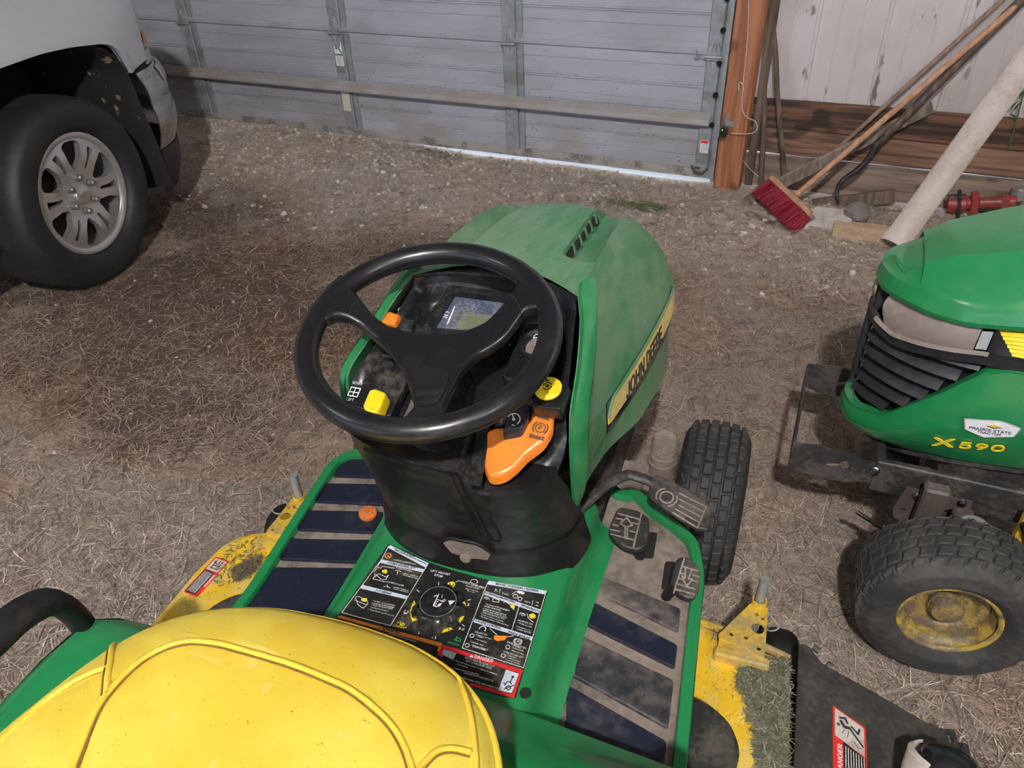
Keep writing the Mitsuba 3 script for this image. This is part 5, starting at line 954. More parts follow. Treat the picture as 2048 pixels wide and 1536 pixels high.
pedal(t1 + '__reverse_pedal', [(0.359,0.947), (0.382,0.949), (0.401,0.93), (0.404,0.9), (0.399,0.874), (0.375,0.874), (0.354,0.893), (0.353,0.92)], .43,
    [[(0.375,0.927), (0.377,0.908), (0.371,0.911), (0.382,0.894), (0.39,0.909), (0.383,0.908), (0.386,0.927)], [(0.37,0.945), (0.363,0.876)], [(0.371,0.929), (0.397,0.927)], [(0.365,0.894), (0.396,0.892)], [(0.365,0.884), (0.397,0.882)], [(0.368,0.916), (0.374,0.915)], [(0.368,0.905), (0.375,0.904)], [(0.39,0.907), (0.4,0.907)], [(0.39,0.917), (0.4,0.917)]], .014)
add(t1 + '__reverse_pedal__arm', [tube([(.37, .905, .42), (.35, .92, .36), (.34, .92, .30)], .010, 8)], 'matte_black', 30)

# ---- chassis, front axle, wheels ------------------------------------------------------------------
add(t1 + '__chassis', [cbox(.07, 1.50, .10, .01, (.15, .85, .29)), cbox(.07, 1.50, .10, .01, (-.15, .85, .29)), cbox(.38, .06, .10, .01, (0, 1.58, .30)), cbox(.36, .70, .10, .01, (0, .45, .30)), cbox(.28, .4, .12, .02, (0, 1.35, .36))], 'frame_black', False)
add(t1 + '__front_axle', [cbox(.56, .06, .07, .012, (0, 1.36, .215)), cbox(.12, .12, .12, .02, (0, 1.36, .26)), cbox(.09, .035, .05, .008, (.215, 1.345, .215)), cbox(.09, .035, .05, .008, (-.215, 1.345, .215))], 'dusty_metal', 30)
for s in (1, -1):
    sp = nm(t1 + '__spindle')
    add(sp, [cyl(.030, .12, .004, 24, (s * .276, 1.36, .19)), cyl(.033, .012, .004, 24, (s * .276, 1.36, .28)), tube([(s * .27, 1.36, .19), (s * .33, 1.362, .184)], .016, 12), cbox(.05, .13, .018, .004, (s * .265, 1.30, .235))], 'dusty_metal', 30)
    add(sp + '__cap', lathe([(.029, .305), (.0305, .31), (.030, .345), (.024, .355), (1e-4, .357)], 28), 'dusty_metal', 30, frame((s * .276, 1.365, 0), (1, 0, 0), (0, 1, 0), (0, 0, 1)))
    add(sp + '__tie_rod', [tube([(s * .26, 1.25, .235), (s * .06, 1.22, .23)], .009, 10), tube([(s * .262, 1.252, .225), (s * .262, 1.252, .262)], .011, 10)], 'steel_grey', 30)
def tire_profile(R, W, rr, crown=.012):
    h = W / 2
    return [(rr, -h * .72), (rr + .008, -h * .82), (rr + (R - rr) * .35, -h * 1.0), (rr + (R - rr) * .68, -h * 1.0), (R - .020, -h * .93), (R - .008, -h * .78), (R - .003, -h * .45), (R, 0), (R - .003, h * .45), (R - .008, h * .78), (R - .020, h * .93), (rr + (R - rr) * .68, h * 1.0), (rr + (R - rr) * .35, h * 1.0), (rr + .008, h * .82), (rr, h * .72)]
def tread(R, W, rows, cols, hgt, skew=0., gap=(.24, .16), bend=0., stag=.5):
    """Tread blocks: little bevelled pads laid over the crown, one mesh."""
    V, F = [], []; h = W / 2
    prof = lambda x: R - .014 * abs(x / h) ** 2.6 - .03 * max(0, abs(x / h) - .86) / .14
    for c in range(cols):
        x0, x1 = -h * .97 + 2 * h * .97 * c / cols, -h * .97 + 2 * h * .97 * (c + 1) / cols; m = (x1 - x0) * gap[1] / 2
        for r in range(rows):
            a0 = (r + stag * (c % 2)) / rows * 2 * math.pi; da = 2 * math.pi / rows; g = da * gap[0] / 2
            ring = []
            for lvl, ins in ((-.004, -.02), (hgt * .75, .04), (hgt, .12)):
                for u, v in ((0, 0), (.5, -.06), (1, 0), (1.0, 1), (.5, 1.06), (0, 1)):
                    uu = .5 + (u - .5) * (1 - ins * 2); vv = .5 + (v - .5) * (1 - ins * 2)
                    x = x0 + m + (x1 - x0 - 2 * m) * uu; a = a0 + g + (da - 2 * g) * vv + skew * x / R + bend * (x / h) ** 2; q = prof(x) + lvl - .003
                    ring.append((q * math.cos(a), q * math.sin(a), x))
            b = len(V); V += ring
            for l in (0, 6):
                for k in range(6): k2 = (k + 1) % 6; F += [(b + l + k, b + l + k2, b + l + 6 + k2), (b + l + k, b + l + 6 + k2, b + l + 6 + k)]
            F += [(b + 12, b + 12 + k, b + 13 + k) for k in range(1, 5)]
    return trimesh.Trimesh(np.array(V), np.array(F), process=False)
def small_wheel(key, f, R, W, rr, rubber, rimmat, rows, cols, hgt, tk, detail):
    """f maps wheel axes (z outward) into the tractor."""
    w = nm(key)
    add(w, lathe(interp(tire_profile(R - hgt * .6, W, rr), 60), 96), rubber, 40, f)
    add(w + '__tread', tread(R - .001, W * .97, rows, cols, hgt, **tk), 'tire_tread', 20, f)
    h = W / 2; d = detail
    add(w + '__rim', lathe(interp([(rr + .004, -h * .74), (rr + .010, -h * .70), (rr - .004, -h * .60), (rr - .012, -.01), (rr - .010, h * .45), (rr - .002, h * .62), (rr + .007, h * .70), (rr + .009, h * .76), (rr + .003, h * .80), (rr - .004, h * .74)], 50), 80), rimmat, 40, f)
    add(w + '__rim__disc', lathe(interp([(rr - .011, h * .1), (rr * .86, h * (.02 + .3 * d)), (rr * .70, h * (.0 + .30 * d)), (rr * .52, h * (-.05 + .12 * d)), (rr * .36, h * (.05 + .1 * d)), (.034, h * (.2 + .1 * d)), (.031, h * (.2 + .1 * d))], 40), 64), 'rim_yellow', 40, f)
    add(w + '__hub_cap', lathe([(.031, h * .1), (.0315, h * .30 + .010 * d), (.029, h * .36 + .014 * d), (.02, h * .39 + .014 * d), (1e-4, h * .40 + .014 * d)], 32), 'rim_yellow', 40, f)
    add(w + '__valve', tube([(rr * .70, 0, h * .1), (rr * .74, 0, h * .42)], .0055, 10), 'matte_black', 40, f @ frame((0, 0, 0), (math.cos(-.9), math.sin(-.9), 0), (-math.sin(-.9), math.cos(-.9), 0), (0, 0, 1)))
    return w
for s in (1, -1): small_wheel(t1 + '__front_wheel', frame((s * .392, 1.360, .188), (0, 1, 0), (0, 0, s), (s, 0, 0)), .188, .150, .078, 'tire_rubber', 'rim_yellow', 36, 6, .008, dict(gap=(.20, .17), bend=-.05), 0.)
for s in (1, -1): small_wheel(t1 + '__rear_wheel', frame((s * .36, .12, .255), (0, 1, 0), (0, 0, s), (s, 0, 0)), .255, .22, .105, 'tire_rubber', 'rim_yellow', 34, 6, .011, dict(gap=(.26, .20)), 0.)

# ---- mower deck -------------------------------------------------------------------------------------
dk_ = t1 + '__mower_deck'
dout = rounded([(-.635, .22), (-.662, .55), (-.662, .82), (-.648, .915), (-.61, .955), (-.555, .978), (-.43, 1.005), (-.2, 1.03), (.2, 1.03), (.415, 1.005), (.52, .98), (.585, .972), (.597, .90), (.597, .30), (.45, .16), (-.45, .16)], .03)
add(dk_, [bprism(dout, .075, .20, .022, 4)], 'deck_yellow', 40)
add(dk_ + '__front_lip', tube(smoothpath([(.40, 1.013, .185), (.47, 1.004, .188), (.59, .975, .188)], 12), .008, 8), 'yellow_dusty', 40)
for s in (1, -1):
    bc = [(.455, .640), (.50, .665), (.512, .72), (.49, .765), (.45, .79), (.40, .80), (.30, .80), (.30, .35), (.42, .35), (.49, .45), (.515, .56)] if s > 0 else [(-.44, .35), (-.515, .45), (-.525, .60), (-.515, .705), (-.49, .745), (-.45, .768), (-.40, .775), (-.30, .775), (-.30, .35)]
    c_ = add(dk_ + '__belt_cover', bprism(rounded(bc, .02), .19, .275, .018, 4), 'black_dusty', 40)
def gauge(s):
    b = nm(dk_ + '__gauge_bracket'); z = .238
    tri = rounded([(.505, 1.045), (.536, 1.045), (.540, .938), (.534, .934), (.455, .946), (.452, .953)], .004)
    hs = [circ(.523, .990, .0125, 20), circ(.519, 1.022, .004, 10), circ(.476, .962, .0045, 10), circ(.503, .962, .004, 10), circ(.528, .945, .0045, 10), circ(.530, 1.015, .0035, 8)]
    pl = plate(tri, z - .004, z, hs); fl1 = cbox(.085, .004, .035, .001, (0, 0, 0)); fl1 = mv(fl1, frame((.497, .941, z - .018), unit((.99, -.13, 0)), unit((.13, .99, 0)), (0, 0, 1)))
    sd = mv(cbox(.004, .105, .035, .001), frame((.5375, .992, z - .018), (1, 0, 0), (0, 1, 0), (0, 0, 1))); tubeb = lathe([(.0135, -.045), (.0145, -.040), (.0145, .012), (.0115, .012), (.0115, -.04)], 20); tubeb.apply_translation([.521, 1.050, z])
    m = cat(pl, fl1, sd, tubeb, mv(cbox(.10, .02, .05, .004), frame((.50, .93, .20), (1, 0, 0), (0, 1, 0), (0, 0, 1))))
    add(b, m if s > 0 else mv(m, MX), 'yellow_dusty', 20)
    q = lambda m: m if s > 0 else mv(m, MX)
    add(b + '__pin', q(lathe([(.0095, .14), (.0095, .300), (.0085, .3035), (1e-4, .304)], 18)) if False else q(mv(lathe([(.0095, -.11), (.0095, .070), (.0085, .0735), (1e-4, .074)], 18), frame((.521, 1.050, z), (1, 0, 0), (0, 1, 0), (0, 0, 1)))), 'steel_grey', 30)
    a = np.linspace(0, 2 * np.pi, 28, endpoint=False)
    add(b + '__pull_ring', q(tube(np.c_[.548 + .015 * np.cos(a), 1.008 + .020 * np.sin(a), z + .004 + .006 * np.cos(a)], .0016, 7, closed=True)), 'steel_grey', 30)
    rw = nm(dk_ + '__gauge_wheel')
    prof = interp([(.010, -.036), (.030, -.038), (.046, -.034), (.056, -.024), (.0605, -.010), (.0605, .010), (.056, .024), (.046, .034), (.030, .038), (.010, .036)], 30)
    ox = .0 if s > 0 else .040; add(rw, q(onto(lathe(prof, 44), (.584 + ox, 1.062 + ox * .7, .066), (0, 1, 0), (0, 0, 1))), 'matte_black', 40)
    add(rw + '__fork', q(cat(cbox(.006, .03, .13, .002, (.538, 1.058, .13)), tube([(.536, 1.062 + ox * .7, .066), (.628 + ox, 1.062 + ox * .7, .066)], .008, 10), tube([(.521, 1.05, .19), (.521, 1.05, .15), (.535, 1.058, .13)], .009, 10))), 'frame_black', 30)
gauge(1); gauge(-1)
# danger label on the left of the deck
ld = [np.array(p) for p in ((-0.633,0.866,0.201), (-0.597,0.863,0.201), (-0.603,0.759,0.201), (-0.643,0.761,0.201))]; lc_ = (ld[0] + ld[1] + ld[2] + ld[3]) / 4
fy_ = unit((ld[0] + ld[1]) - (ld[2] + ld[3])); fx_ = unit(np.cross(fy_, (0, 0, 1)))
fld = frame((lc_[0], lc_[1], .2003), fx_, fy_, (0, 0, 1)); hw, hh = .019, .052
add(dk_ + '__danger_label', bprism(rounded([(-hw, -hh), (hw, -hh), (hw, hh), (-hw, hh)], .004), 0, .0008, .0002), 'print_red', False, fld)
add(dk_ + '__danger_label__picture', plate(rounded([(-hw + .003, .016), (hw - .003, .016), (hw - .003, hh - .004), (-hw + .003, hh - .004)], .002), .0008, .0011), 'faded_white', False, fld)
add(dk_ + '__danger_label__figure', [stroke(l, .0022, .0011, .0014) for l in ([(-.010, .022), (.010, .022)], [(-.008, .030), (.009, .030)], [(-.008, .022), (-.008, .044)], [(.008, .022), (.008, .044)], [(-.012, .040), (-.004, .036)], [(.0, .03), (.002, .044)])], 'print_dark', False, fld)
add(dk_ + '__danger_label__text_panel', plate([(-hw + .003, -hh + .003), (hw - .009, -hh + .003), (hw - .009, .013), (-hw + .003, .013)], .0008, .0011), 'sticker_black', False, fld)
add(dk_ + '__danger_label__lettering', [mv(text('DANGER', .0055, .034, bold=True), frame((hw - .0065, .008, .0009), (0, -1, 0), (1, 0, 0), (0, 0, 1)))] + [stroke([(x, -hh + .006), (x, .010)], .0012, .0011, .0014) for x in (-.013, -.0095, -.006, -.0025, .001, .0045, .007)], 'print_white', False, fld)
# dried clippings on the deck
def litter(poly, n, seed, z, pal, L0=.012, L1=.035, hump=.012):
    r = np.random.default_rng(seed); g = sg.Polygon(poly); b = g.bounds; x, y = r.uniform(b[0], b[2], n * 3), r.uniform(b[1], b[3], n * 3)
    import shapely; d = shapely.distance(shapely.points(x, y), g.boundary); ins = shapely.contains_xy(g, x, y); k = ins & (r.uniform(0, 1, len(x)) < np.clip(d / .012, .15, 1)); x, y, d = x[k][:n], y[k][:n], d[k][:n]
    zz = z + r.uniform(0, 1, len(x)) ** 1.5 * np.minimum(hump, d * .6) ; c = np.array(pal)[r.choice(len(pal), len(x))] * r.uniform(.7, 1.25, (len(x), 1))
    global ground_z; m, cc = blades(x, y, zz, r.uniform(L0, L1, len(x)), r.uniform(.0012, .0028, len(x)), c, .3, .5); return m, cc
GP = [(.085, .088, .058), (.13, .125, .085), (.055, .06, .038), (.20, .185, .135), (.10, .115, .055), (.33, .31, .25)]
rp = [(0.44,0.98,0.2), (0.474,0.96,0.2), (0.498,0.926,0.2), (0.495,0.886,0.2), (0.515,0.856,0.2), (0.523,0.818,0.2), (0.535,0.802,0.2), (0.536,0.765,0.2), (0.543,0.735,0.2), (.535, .55, .2), (.592, .55, .2), (.594, .80, .2), (.588, .965, .2), (.55, .955, .2)]
m_, c_ = litter([p[:2] for p in rp], 6500, 21, .2005, GP); add(dk_ + '__grass_clippings', m_, 'vc_straw', False, color=c_, kind='stuff', label='layer of dark green dried grass clippings caked on the right side of the deck')
m_, c_ = litter([(-0.573,0.832), (-0.573,0.849), (-0.558,0.881), (-0.533,0.899), (-0.52,0.865), (-0.527,0.836), (-0.55,0.816)], 500, 22, .201, [(.10, .08, .05), (.06, .05, .035), (.2, .16, .1), (.14, .12, .06)], .01, .03); add(dk_ + '__dry_clippings', m_, 'vc_straw', False, color=c_, kind='stuff', label='small pile of dry brown clippings on the left side of the deck')
m_, c_ = litter([(-0.623,0.838), (-0.629,0.922), (-0.568,0.962), (-0.518,0.932), (-0.512,0.83), (-0.587,0.788)], 170, 23, .201, [(.10, .08, .05), (.06, .05, .035), (.3, .25, .12)], .006, .02, .002); add(dk_ + '__loose_clippings', m_, 'vc_straw', False, color=c_, kind='stuff')
# discharge chute
ch = t1 + '__discharge_chute'
def cz_(x): return .205 - .33 * max(0, x - .615)
co = [(.603, 1.003), (.622, 1.006), (0.646,0.981), (0.758,0.967), (0.878,0.95), (.935, .80), (.95, .55), (.60, .45)]
m_ = bprism(rounded(co, .006), -.010, 0, .003).subdivide_to_size(.04); v = m_.vertices.copy(); v[:, 2] += np.array([cz_(x) for x in v[:, 0]]) + .0; m_.vertices = v
add(ch, [m_, hullm([(.604, y, z) for y in (1.0, .46) for z in (.12, .205)] + [(.610, y, z) for y in (1.0, .46) for z in (.12, .207)])], 'chute_rubber', 30)
add(ch + '__hinge_tab', [tube([(.628, .998, .212), (.640, .992, .210)], .007, 10), tube([(.655, .975, .202), (.664, .971, .199)], .007, 10)], 'frame_black', 40)
e1, e2 = np.array((0.879,0.953,0.12)), np.array((0.899,0.935,0.115))
add(ch + '__edge_rib', [tube([e1 + [-.006, .004, -.012], e1 + [.008, -.002, .004], e1 + [.012, -.03, .002]], .006, 8), tube([e2 + [-.006, .004, -.012], e2 + [.008, -.002, .004], e2 + [.012, -.03, .002]], .006, 8)], 'frame_black', 40)
sx_ = -.33; fch = lambda p: frame((p[0], p[1], cz_(p[0]) + .0004), unit((1, 0, sx_)), (0, 1, 0), unit((-sx_, 0, 1)))
q0 = np.array((0.697,0.84,0.172)); fc2 = fch(q0)
L_ = ch + '__danger_label'; dw, dt, db = .0315, .060, -.085
add(L_, bprism(rounded([(-dw, db), (dw, db), (dw, dt - .016), (-dw, dt)], .004), 0, .0008, .0002), 'print_red', False, fc2)
add(L_ + '__picture', plate(rounded([(-dw + .004, .002), (dw - .004, -.014), (dw - .004, dt - .019), (-dw + .004, dt - .004)], .002), .0008, .0011), 'faded_white', False, fc2)
add(L_ + '__figure', [stroke(l, w, .0011, .0014) for l, w in (([(-.016, .034), (-.010, .026), (.000, .028)], .006), ([(-.018, .040), (-.008, .044), (-.004, .036)], .004), ([(.0, .028), (.014, .014), (.024, .004)], .004), ([(.004, .032), (.016, .024), (.019, .034)], .004), ([(-.010, .02), (-.014, .012)], .001), ([(-.002, .02), (-.004, .008)], .001), ([(.008, .006), (.016, -.004), (.022, .0)], .001))] + [plate(circ(-.021, .026, .003, 10), .0011, .0014)], 'print_dark', False, fc2)
add(L_ + '__text_panel', plate([(-.012, db + .003), (dw - .003, db + .003), (dw - .003, -.017), (-.012, -.003)], .0008, .0011), 'sticker_black', False, fc2)
add(L_ + '__lettering', [mv(text('DANGER', .0085, .055, bold=True), frame((-.0175 + .003, -.066, .0009), (0, 1, 0), (-1, 0, 0), (0, 0, 1)))] + [stroke([(x, db + .008), (x, -.010 - .2 * (x + .012))], .0013, .0011, .0014) for x in np.arange(-.008, .027, .0048)], 'print_white', False, fc2)

# ---- seat, fenders, handles --------------------------------------------------------------------------
st_k = t1 + '__seat'
def seat_out(a):
    """Half-outline of the cushion as seen from above: a from -1 (left rear) over 0 (front) to 1."""
    pts = np.array([(0, .512), (.08, .507), (.15, .489), (.20, .460), (.235, .423), (.260, .378), (.285, .31), (.305, .22), (.31, .08), (.27, -.03)])
    p = interp(pts, 2, np.array([abs(a)]))[0]; return np.array([math.copysign(p[0], a) - .03, p[1]])
aa = np.linspace(-1, 1, 91); cen = np.array([0, .15])
rings = [(.04, .727), (.2, .728), (.4, .729), (.6, .730), (.75, .727), (.86, .719), (.93, .706), (.975, .690), (1.0, .668), (1.005, .650), (.985, .636), (.95, .630)]
SP = []
for f, z in rings:
    row = []
    for a in aa:
        o = seat_out(a); c0 = np.array([-.03, .12]); q = c0 + (o - c0) * f; bol = .012 * math.exp(-((f - .72) / .12) ** 2) * min(1, abs(a) * 2.2); dip = -.014 * max(0, 1 - f / .7) 
        row.append((q[0], q[1], z + bol + dip - .016 * max(0, (q[1] - .36) / .15) ** 1.5))
    SP.append(row)
SP = np.array(SP); add(st_k, gridm(SP), 'seat_vinyl', True)
def seat_z(x, y):
    c0 = np.array([-.03, .12]); d = SP[8, :, :2] - c0; t = np.arctan2(d[:, 0], d[:, 1]); ang = math.atan2(x + .03, y - .12); j = int(np.argmin(abs(t - ang))); f = math.hypot(x + .03, y - .12) / np.linalg.norm(d[j])
    return float(np.interp(f, [r[0] for r in rings[:9]], SP[:9, j, 2])), f
def seam(pts, off=.0): 
    p = interp([q[:2] for q in pts], 60); q = [(x, y, *seat_z(x, y)) for x, y in p]; return np.array([w[:3] for w in q if w[3] < .985])
SE = [[(-0.179,0.222,0.72), (-0.187,0.241,0.72), (-0.205,0.304,0.725), (-0.201,0.341,0.725), (-0.185,0.373,0.725), (-0.158,0.393,0.722), (-0.115,0.401,0.722), (-0.047,0.403,0.722), (0.036,0.396,0.725), (0.095,0.377,0.725), (0.128,0.358,0.725), (0.16,0.324,0.725)],
      [(0.131,0.487,0.705), (0.167,0.443,0.715), (0.191,0.404,0.72), (0.215,0.352,0.725)], [(-0.291,0.388,0.69), (-0.236,0.342,0.712), (-0.205,0.304,0.722)], [(-0.287,0.207,0.715), (-0.286,0.224,0.715), (-0.28,0.274,0.715), (-0.263,0.308,0.715), (-0.233,0.333,0.715)], [(0.163,0.325,0.725), (0.169,0.354,0.72), (0.2,0.375,0.715)]]
for l in SE:
    p = seam(l); p[:, 2] = np.convolve(np.pad(p[:, 2], 6, 'edge'), np.ones(13) / 13, 'valid')
    add(st_k + '__piping', tube(p + [0, 0, .001], .0036, 8), 'seat_piping', True)
    t = np.gradient(p, axis=0); n_ = np.c_[-t[:, 1], t[:, 0], 0 * t[:, 0]]; n_ /= np.linalg.norm(n_, axis=1, keepdims=True)
    add(st_k + '__stitching', tube(p + n_ * -.0052 + [0, 0, .0012], .0010, 6), 'stitch', True)
ed = SP[8][4:-4]; add(st_k + '__edge_piping', tube(ed + [0, 0, .004], .0042, 8), 'seat_piping', True)
add(st_k + '__base', [cbox(.40, .40, .05, .01, (0, .13, .605)), cbox(.30, .35, .16, .01, (0, .10, .50))], 'matte_black', False)
bk_ = np.array([[(x, -.045 - .10 * k - .035 * (1 - (x / .24) ** 2) , .70 + .46 * k) for x in np.linspace(-.23 * (1 - .35 * max(0, k - .7) / .3), .23 * (1 - .35 * max(0, k - .7) / .3), 15)] for k in np.linspace(0, 1, 12)])
add(st_k + '__backrest', shell(bk_, .07), 'seat_vinyl', 50)
# fender pan: front lip slopes up from the tunnel to the flat tops over the rear wheels
fx = np.linspace(-.462, .462, 47); FN = []
for t in np.linspace(0, 1, 26):
    row = []
    for x in fx:
        ax = abs(x); side = np.clip((ax - .20) / .20, 0, 1); side = side * side * (3 - 2 * side); edge = np.clip((ax - .425) / .037, 0, 1)
        yf = .592 - .035 * (ax / .46) - .10 * edge; y = yf + (-.38 - yf) * t
        rise = np.clip((yf - y) / .12, 0, 1); rise = rise * rise * (3 - 2 * rise); top = .54 + .062 * side
        row.append((x, y, .449 - .02 * edge * (1 - rise) + (top - .449) * rise - .035 * edge ** 2))
    FN.append(row)
FN = np.array(FN); add(t1 + '__fender', shell(FN, .004), 'green_clean', 40)
for s in (1, -1):
    rp_ = FN[:, -1 if s > 0 else 0]; add(t1 + '__fender_skirt', shell(np.stack([rp_, rp_ + [s * .004, 0, -.02], rp_ + [s * .002, .01, -.13]], 1)[8:], .004), 'green_clean', 40)
    hpth = smoothpath([(s * .432, .440, .595), (s * .428, .432, .64), (s * .420, .405, .690), (s * .418, .355, .708), (s * .425, .20, .71), (s * .43, .02, .705), (s * .432, -.03, .66), (s * .432, -.045, .60)], 44)
    add(t1 + '__grab_handle', tube(hpth, .0235, 16, ry=.0165, up=(s, .2, .3)), 'matte_black', True)

# ---- the second tractor, seen from its left front: x to its right, y forward, z up ------------------------
f2_ = unit((-1, -.02, 0)); r2_ = np.array([f2_[1], -f2_[0], 0])
use(frame((.37, 1.611, 0), r2_, f2_, (0, 0, 1)), (0, -.4, .45))
t2 = 'lawn_tractor_001'
tag(t2, 'green lawn tractor at the right edge with a black slatted grille and a front bracket', 'lawn tractor')
scene.setdefault('_', None); del scene['_']
PL = np.array([(0, .262), (-.05, .251), (-.10, .213), (-.145, .160), (-.175, .105), (-.196, .03), (-.208, -.08), (-.216, -.25), (-.220, -.50), (-.222, -.80)])
def pl2(s): return interp(PL, 2, np.atleast_1d(s))
arcl = np.r_[0, np.cumsum(np.linalg.norm(np.diff(PL, axis=0), axis=1))]; SOF = lambda y: float(np.interp(-y, -PL[:, 1], arcl / arcl[-1])) 
def wall2(zlo, zhi, s0, s1, off=lambda s, k: 0., n=40, m=8):
    s = np.linspace(s0, s1, n); p = pl2(s); t = np.gradient(pl2(np.clip(np.r_[s], 0, 1)), axis=0); t /= np.linalg.norm(t, axis=1, keepdims=True); no = np.c_[t[:, 1], -t[:, 0]]; no[no[:, 1] * .5 - no[:, 0] < 0] *= -1
    P = []
    for k in np.linspace(0, 1, m):
        zl = np.array([zlo(q) for q in s]); zh = np.array([zhi(q) for q in s]); o = np.array([off(q, k) for q in s])
        P.append(np.c_[p + no * o[:, None], zl + (zh - zl) * k])
    return np.array(P)
def mir(P): return (P * [-1, 1, 1])
def both2(P): return np.concatenate([mir(P)[:, :0:-1], P], 1)
sy = SOF
z_bot = lambda s: float(np.interp(s, [0, sy(.213), sy(.105), sy(.03), sy(-.25), 1], [.318, .330, .368, .382, .43, .47]))
z_gr = lambda s: float(np.interp(s, [0, sy(.24), sy(.187), sy(.112), sy(.055), sy(.02), sy(-.05), 1], [.408, .415, .446, .556, .636, .652, .660, .675]))
z_hl = lambda s: float(np.interp(s, [0, sy(.251), sy(.213), sy(.160), sy(.07), sy(-.25), 1], [.640, .640, .630, .645, .672, .694, .71]))
z_top = lambda s: float(np.interp(s, [0, sy(.255), sy(.160), sy(.10), sy(.03), sy(-.25), 1], [.712, .716, .722, .730, .748, .785, .80]))
bowl = lambda s, k: -.058 * (1 - k) ** 2.2 + .016 * math.sin(math.pi * min(1, k * 1.05)) + .004
# lower green bowl, split so that the grille sits inside its V
Bw = wall2(z_bot, z_gr, 0, 1, bowl, 70, 16)
add(t2 + '__nose_cowl', shell(both2(Bw), .005), 'green_clean', 40)
rim2 = wall2(z_gr, lambda s: z_gr(s) + .004, 0, sy(-.02), lambda s, k: .006 - .020 * k, 40, 4); add(t2 + '__nose_cowl__rim', shell(both2(rim2), .003), 'green_clean', 40)
chl = np.array([wall2(lambda s: z_bot(s) + q * (z_gr(s) - z_bot(s)), lambda s: z_bot(s) + q * (z_gr(s) - z_bot(s)) + .002, sy(.15), .8, lambda s, k: bowl(s, q) + .0, 30, 2)[0] for q in (.5,)])
# grille: dark backing and curved slats
add(t2 + '__grille', shell(both2(wall2(lambda s: z_gr(s) - .03, z_hl, 0, sy(-.06), lambda s, k: -.030 - .004 * k, 44, 6)), .006), 'matte_black', 40)
for q in range(6):
    zc = .446 + .034 * q
    send = max(.06, float(np.interp(zc, [.425, .440, .495, .560, .604, .622], [0.10, sy(.20), sy(.145), sy(.11), sy(.075), sy(.06)])))
    for m in (0, 1):
        P = wall2(lambda s: zc - .011 + .10 * s, lambda s: zc + .009 + .10 * s, .012, send, lambda s, k: -.004 - .024 * k + .004 * math.sin(3.1 * k), 26, 5)
        P = np.concatenate([P, P[-1:] + [0, 0, -.004]]); add(t2 + '__grille_slat', shell(mir(P) if m else P, .004), 'bumper_plastic', 40)
add(t2 + '__grille_frame', [shell(both2(wall2(lambda s: z_hl(s) - .024, z_hl, 0, sy(-.5), lambda s, k: .002 + .004 * k, 50, 4)), .012), cbox(.020, .016, .215, .004, (0, .258, .548)), ], 'bumper_plastic', 40)
crest = hullm([(x, y, z) for x, z in ((-.036, .715), (.036, .715), (-.030, .655), (.030, .655), (-.012, .62), (.012, .62)) for y in (.238, .262 - abs(x) * .18)])
add(t2 + '__badge_panel', crest, 'bumper_plastic', 30)
add(t2 + '__nose_badge', [onto(lathe([(.0175, 0), (.0175, .003), (.0150, .0035), (1e-4, .0035)], 28), (0, .2625, .678), (1, 0, 0), (0, 0, 1)) if False else mv(cyl(.020, .005, .001, 28), frame((0, .2605, .678), (1, 0, 0), (0, 0, 1), (0, 1, 0)))], 'rim_yellow_bright', 40)
add(t2 + '__nose_badge__inlay', mv(cyl(.0165, .003, .0005, 28), frame((0, .2637, .678), (1, 0, 0), (0, 0, 1), (0, 1, 0))), 'green_clean', 40)
add(t2 + '__nose_badge__mark', mv(cat(stroke([(-.009, -.004), (.0, .006), (.009, .0)], .0025, 0, .001), stroke([(-.004, -.008), (.004, -.008)], .0022, 0, .001)), frame((0, .2668, .678), (-1, 0, 0), (0, 0, 1), (0, 1, 0))), 'rim_yellow_bright', False)
# headlights
for m in (0, 1):
    s0, s1 = sy(.238), sy(.085); Hh = wall2(lambda s: z_hl(s) + .006 + .02 * max(0, (s0 + .012 - s) / .012), lambda s: z_top(s) - .012, s0, s1, lambda s, k: .004 + .007 * math.sin(math.pi * k) - .012 * k, 30, 9)
    h_ = add(t2 + '__headlight', shell(mir(Hh) if m else Hh, .010), 'lens_dusty', 40)
    bz_ = wall2(lambda s: z_hl(s) - .001, lambda s: z_hl(s) + .007, sy(.245), sy(.06), lambda s, k: .010 - .004 * k, 30, 4); add(h_ + '__lower_frame', shell(mir(bz_) if m else bz_, .006), 'lens_dusty', 40)
    ch_ = wall2(lambda s: z_hl(s) + .010, lambda s: z_top(s) - .022, sy(.083), sy(.066), lambda s, k: .006 - .01 * k, 6, 6); add(h_ + '__end_strip', shell(mir(ch_) if m else ch_, .006), 'print_grey', 40)
    # yellow side stripe, ridged
    ys = wall2(lambda s: z_hl(s) + .012 + .0 * s, lambda s: z_top(s) - .020, sy(.058), 1, lambda s, k: .004 - .010 * k + .0016 * math.cos(k * 6 * 2 * math.pi), 24, 60)
    sk2 = .032; ys[:, :, 1] -= np.linspace(sk2, 0, 60)[:, None] * np.linspace(1, 0, 24)[None] 
    ys[:, :, 0] -= .24 * np.linspace(sk2, 0, 60)[:, None] * np.linspace(1, 0, 24)[None]
    y_k = add(t2 + '__side_stripe', shell(mir(ys) if m else ys, .004), 'decal_yellow', 40)
    bs = wall2(lambda s: z_hl(s) + .002, lambda s: z_top(s) - .008, sy(.064), 1, lambda s, k: -.001 - .010 * k, 30, 6); add(y_k + '__backing', shell(mir(bs) if m else bs, .004), 'gloss_black', 40)
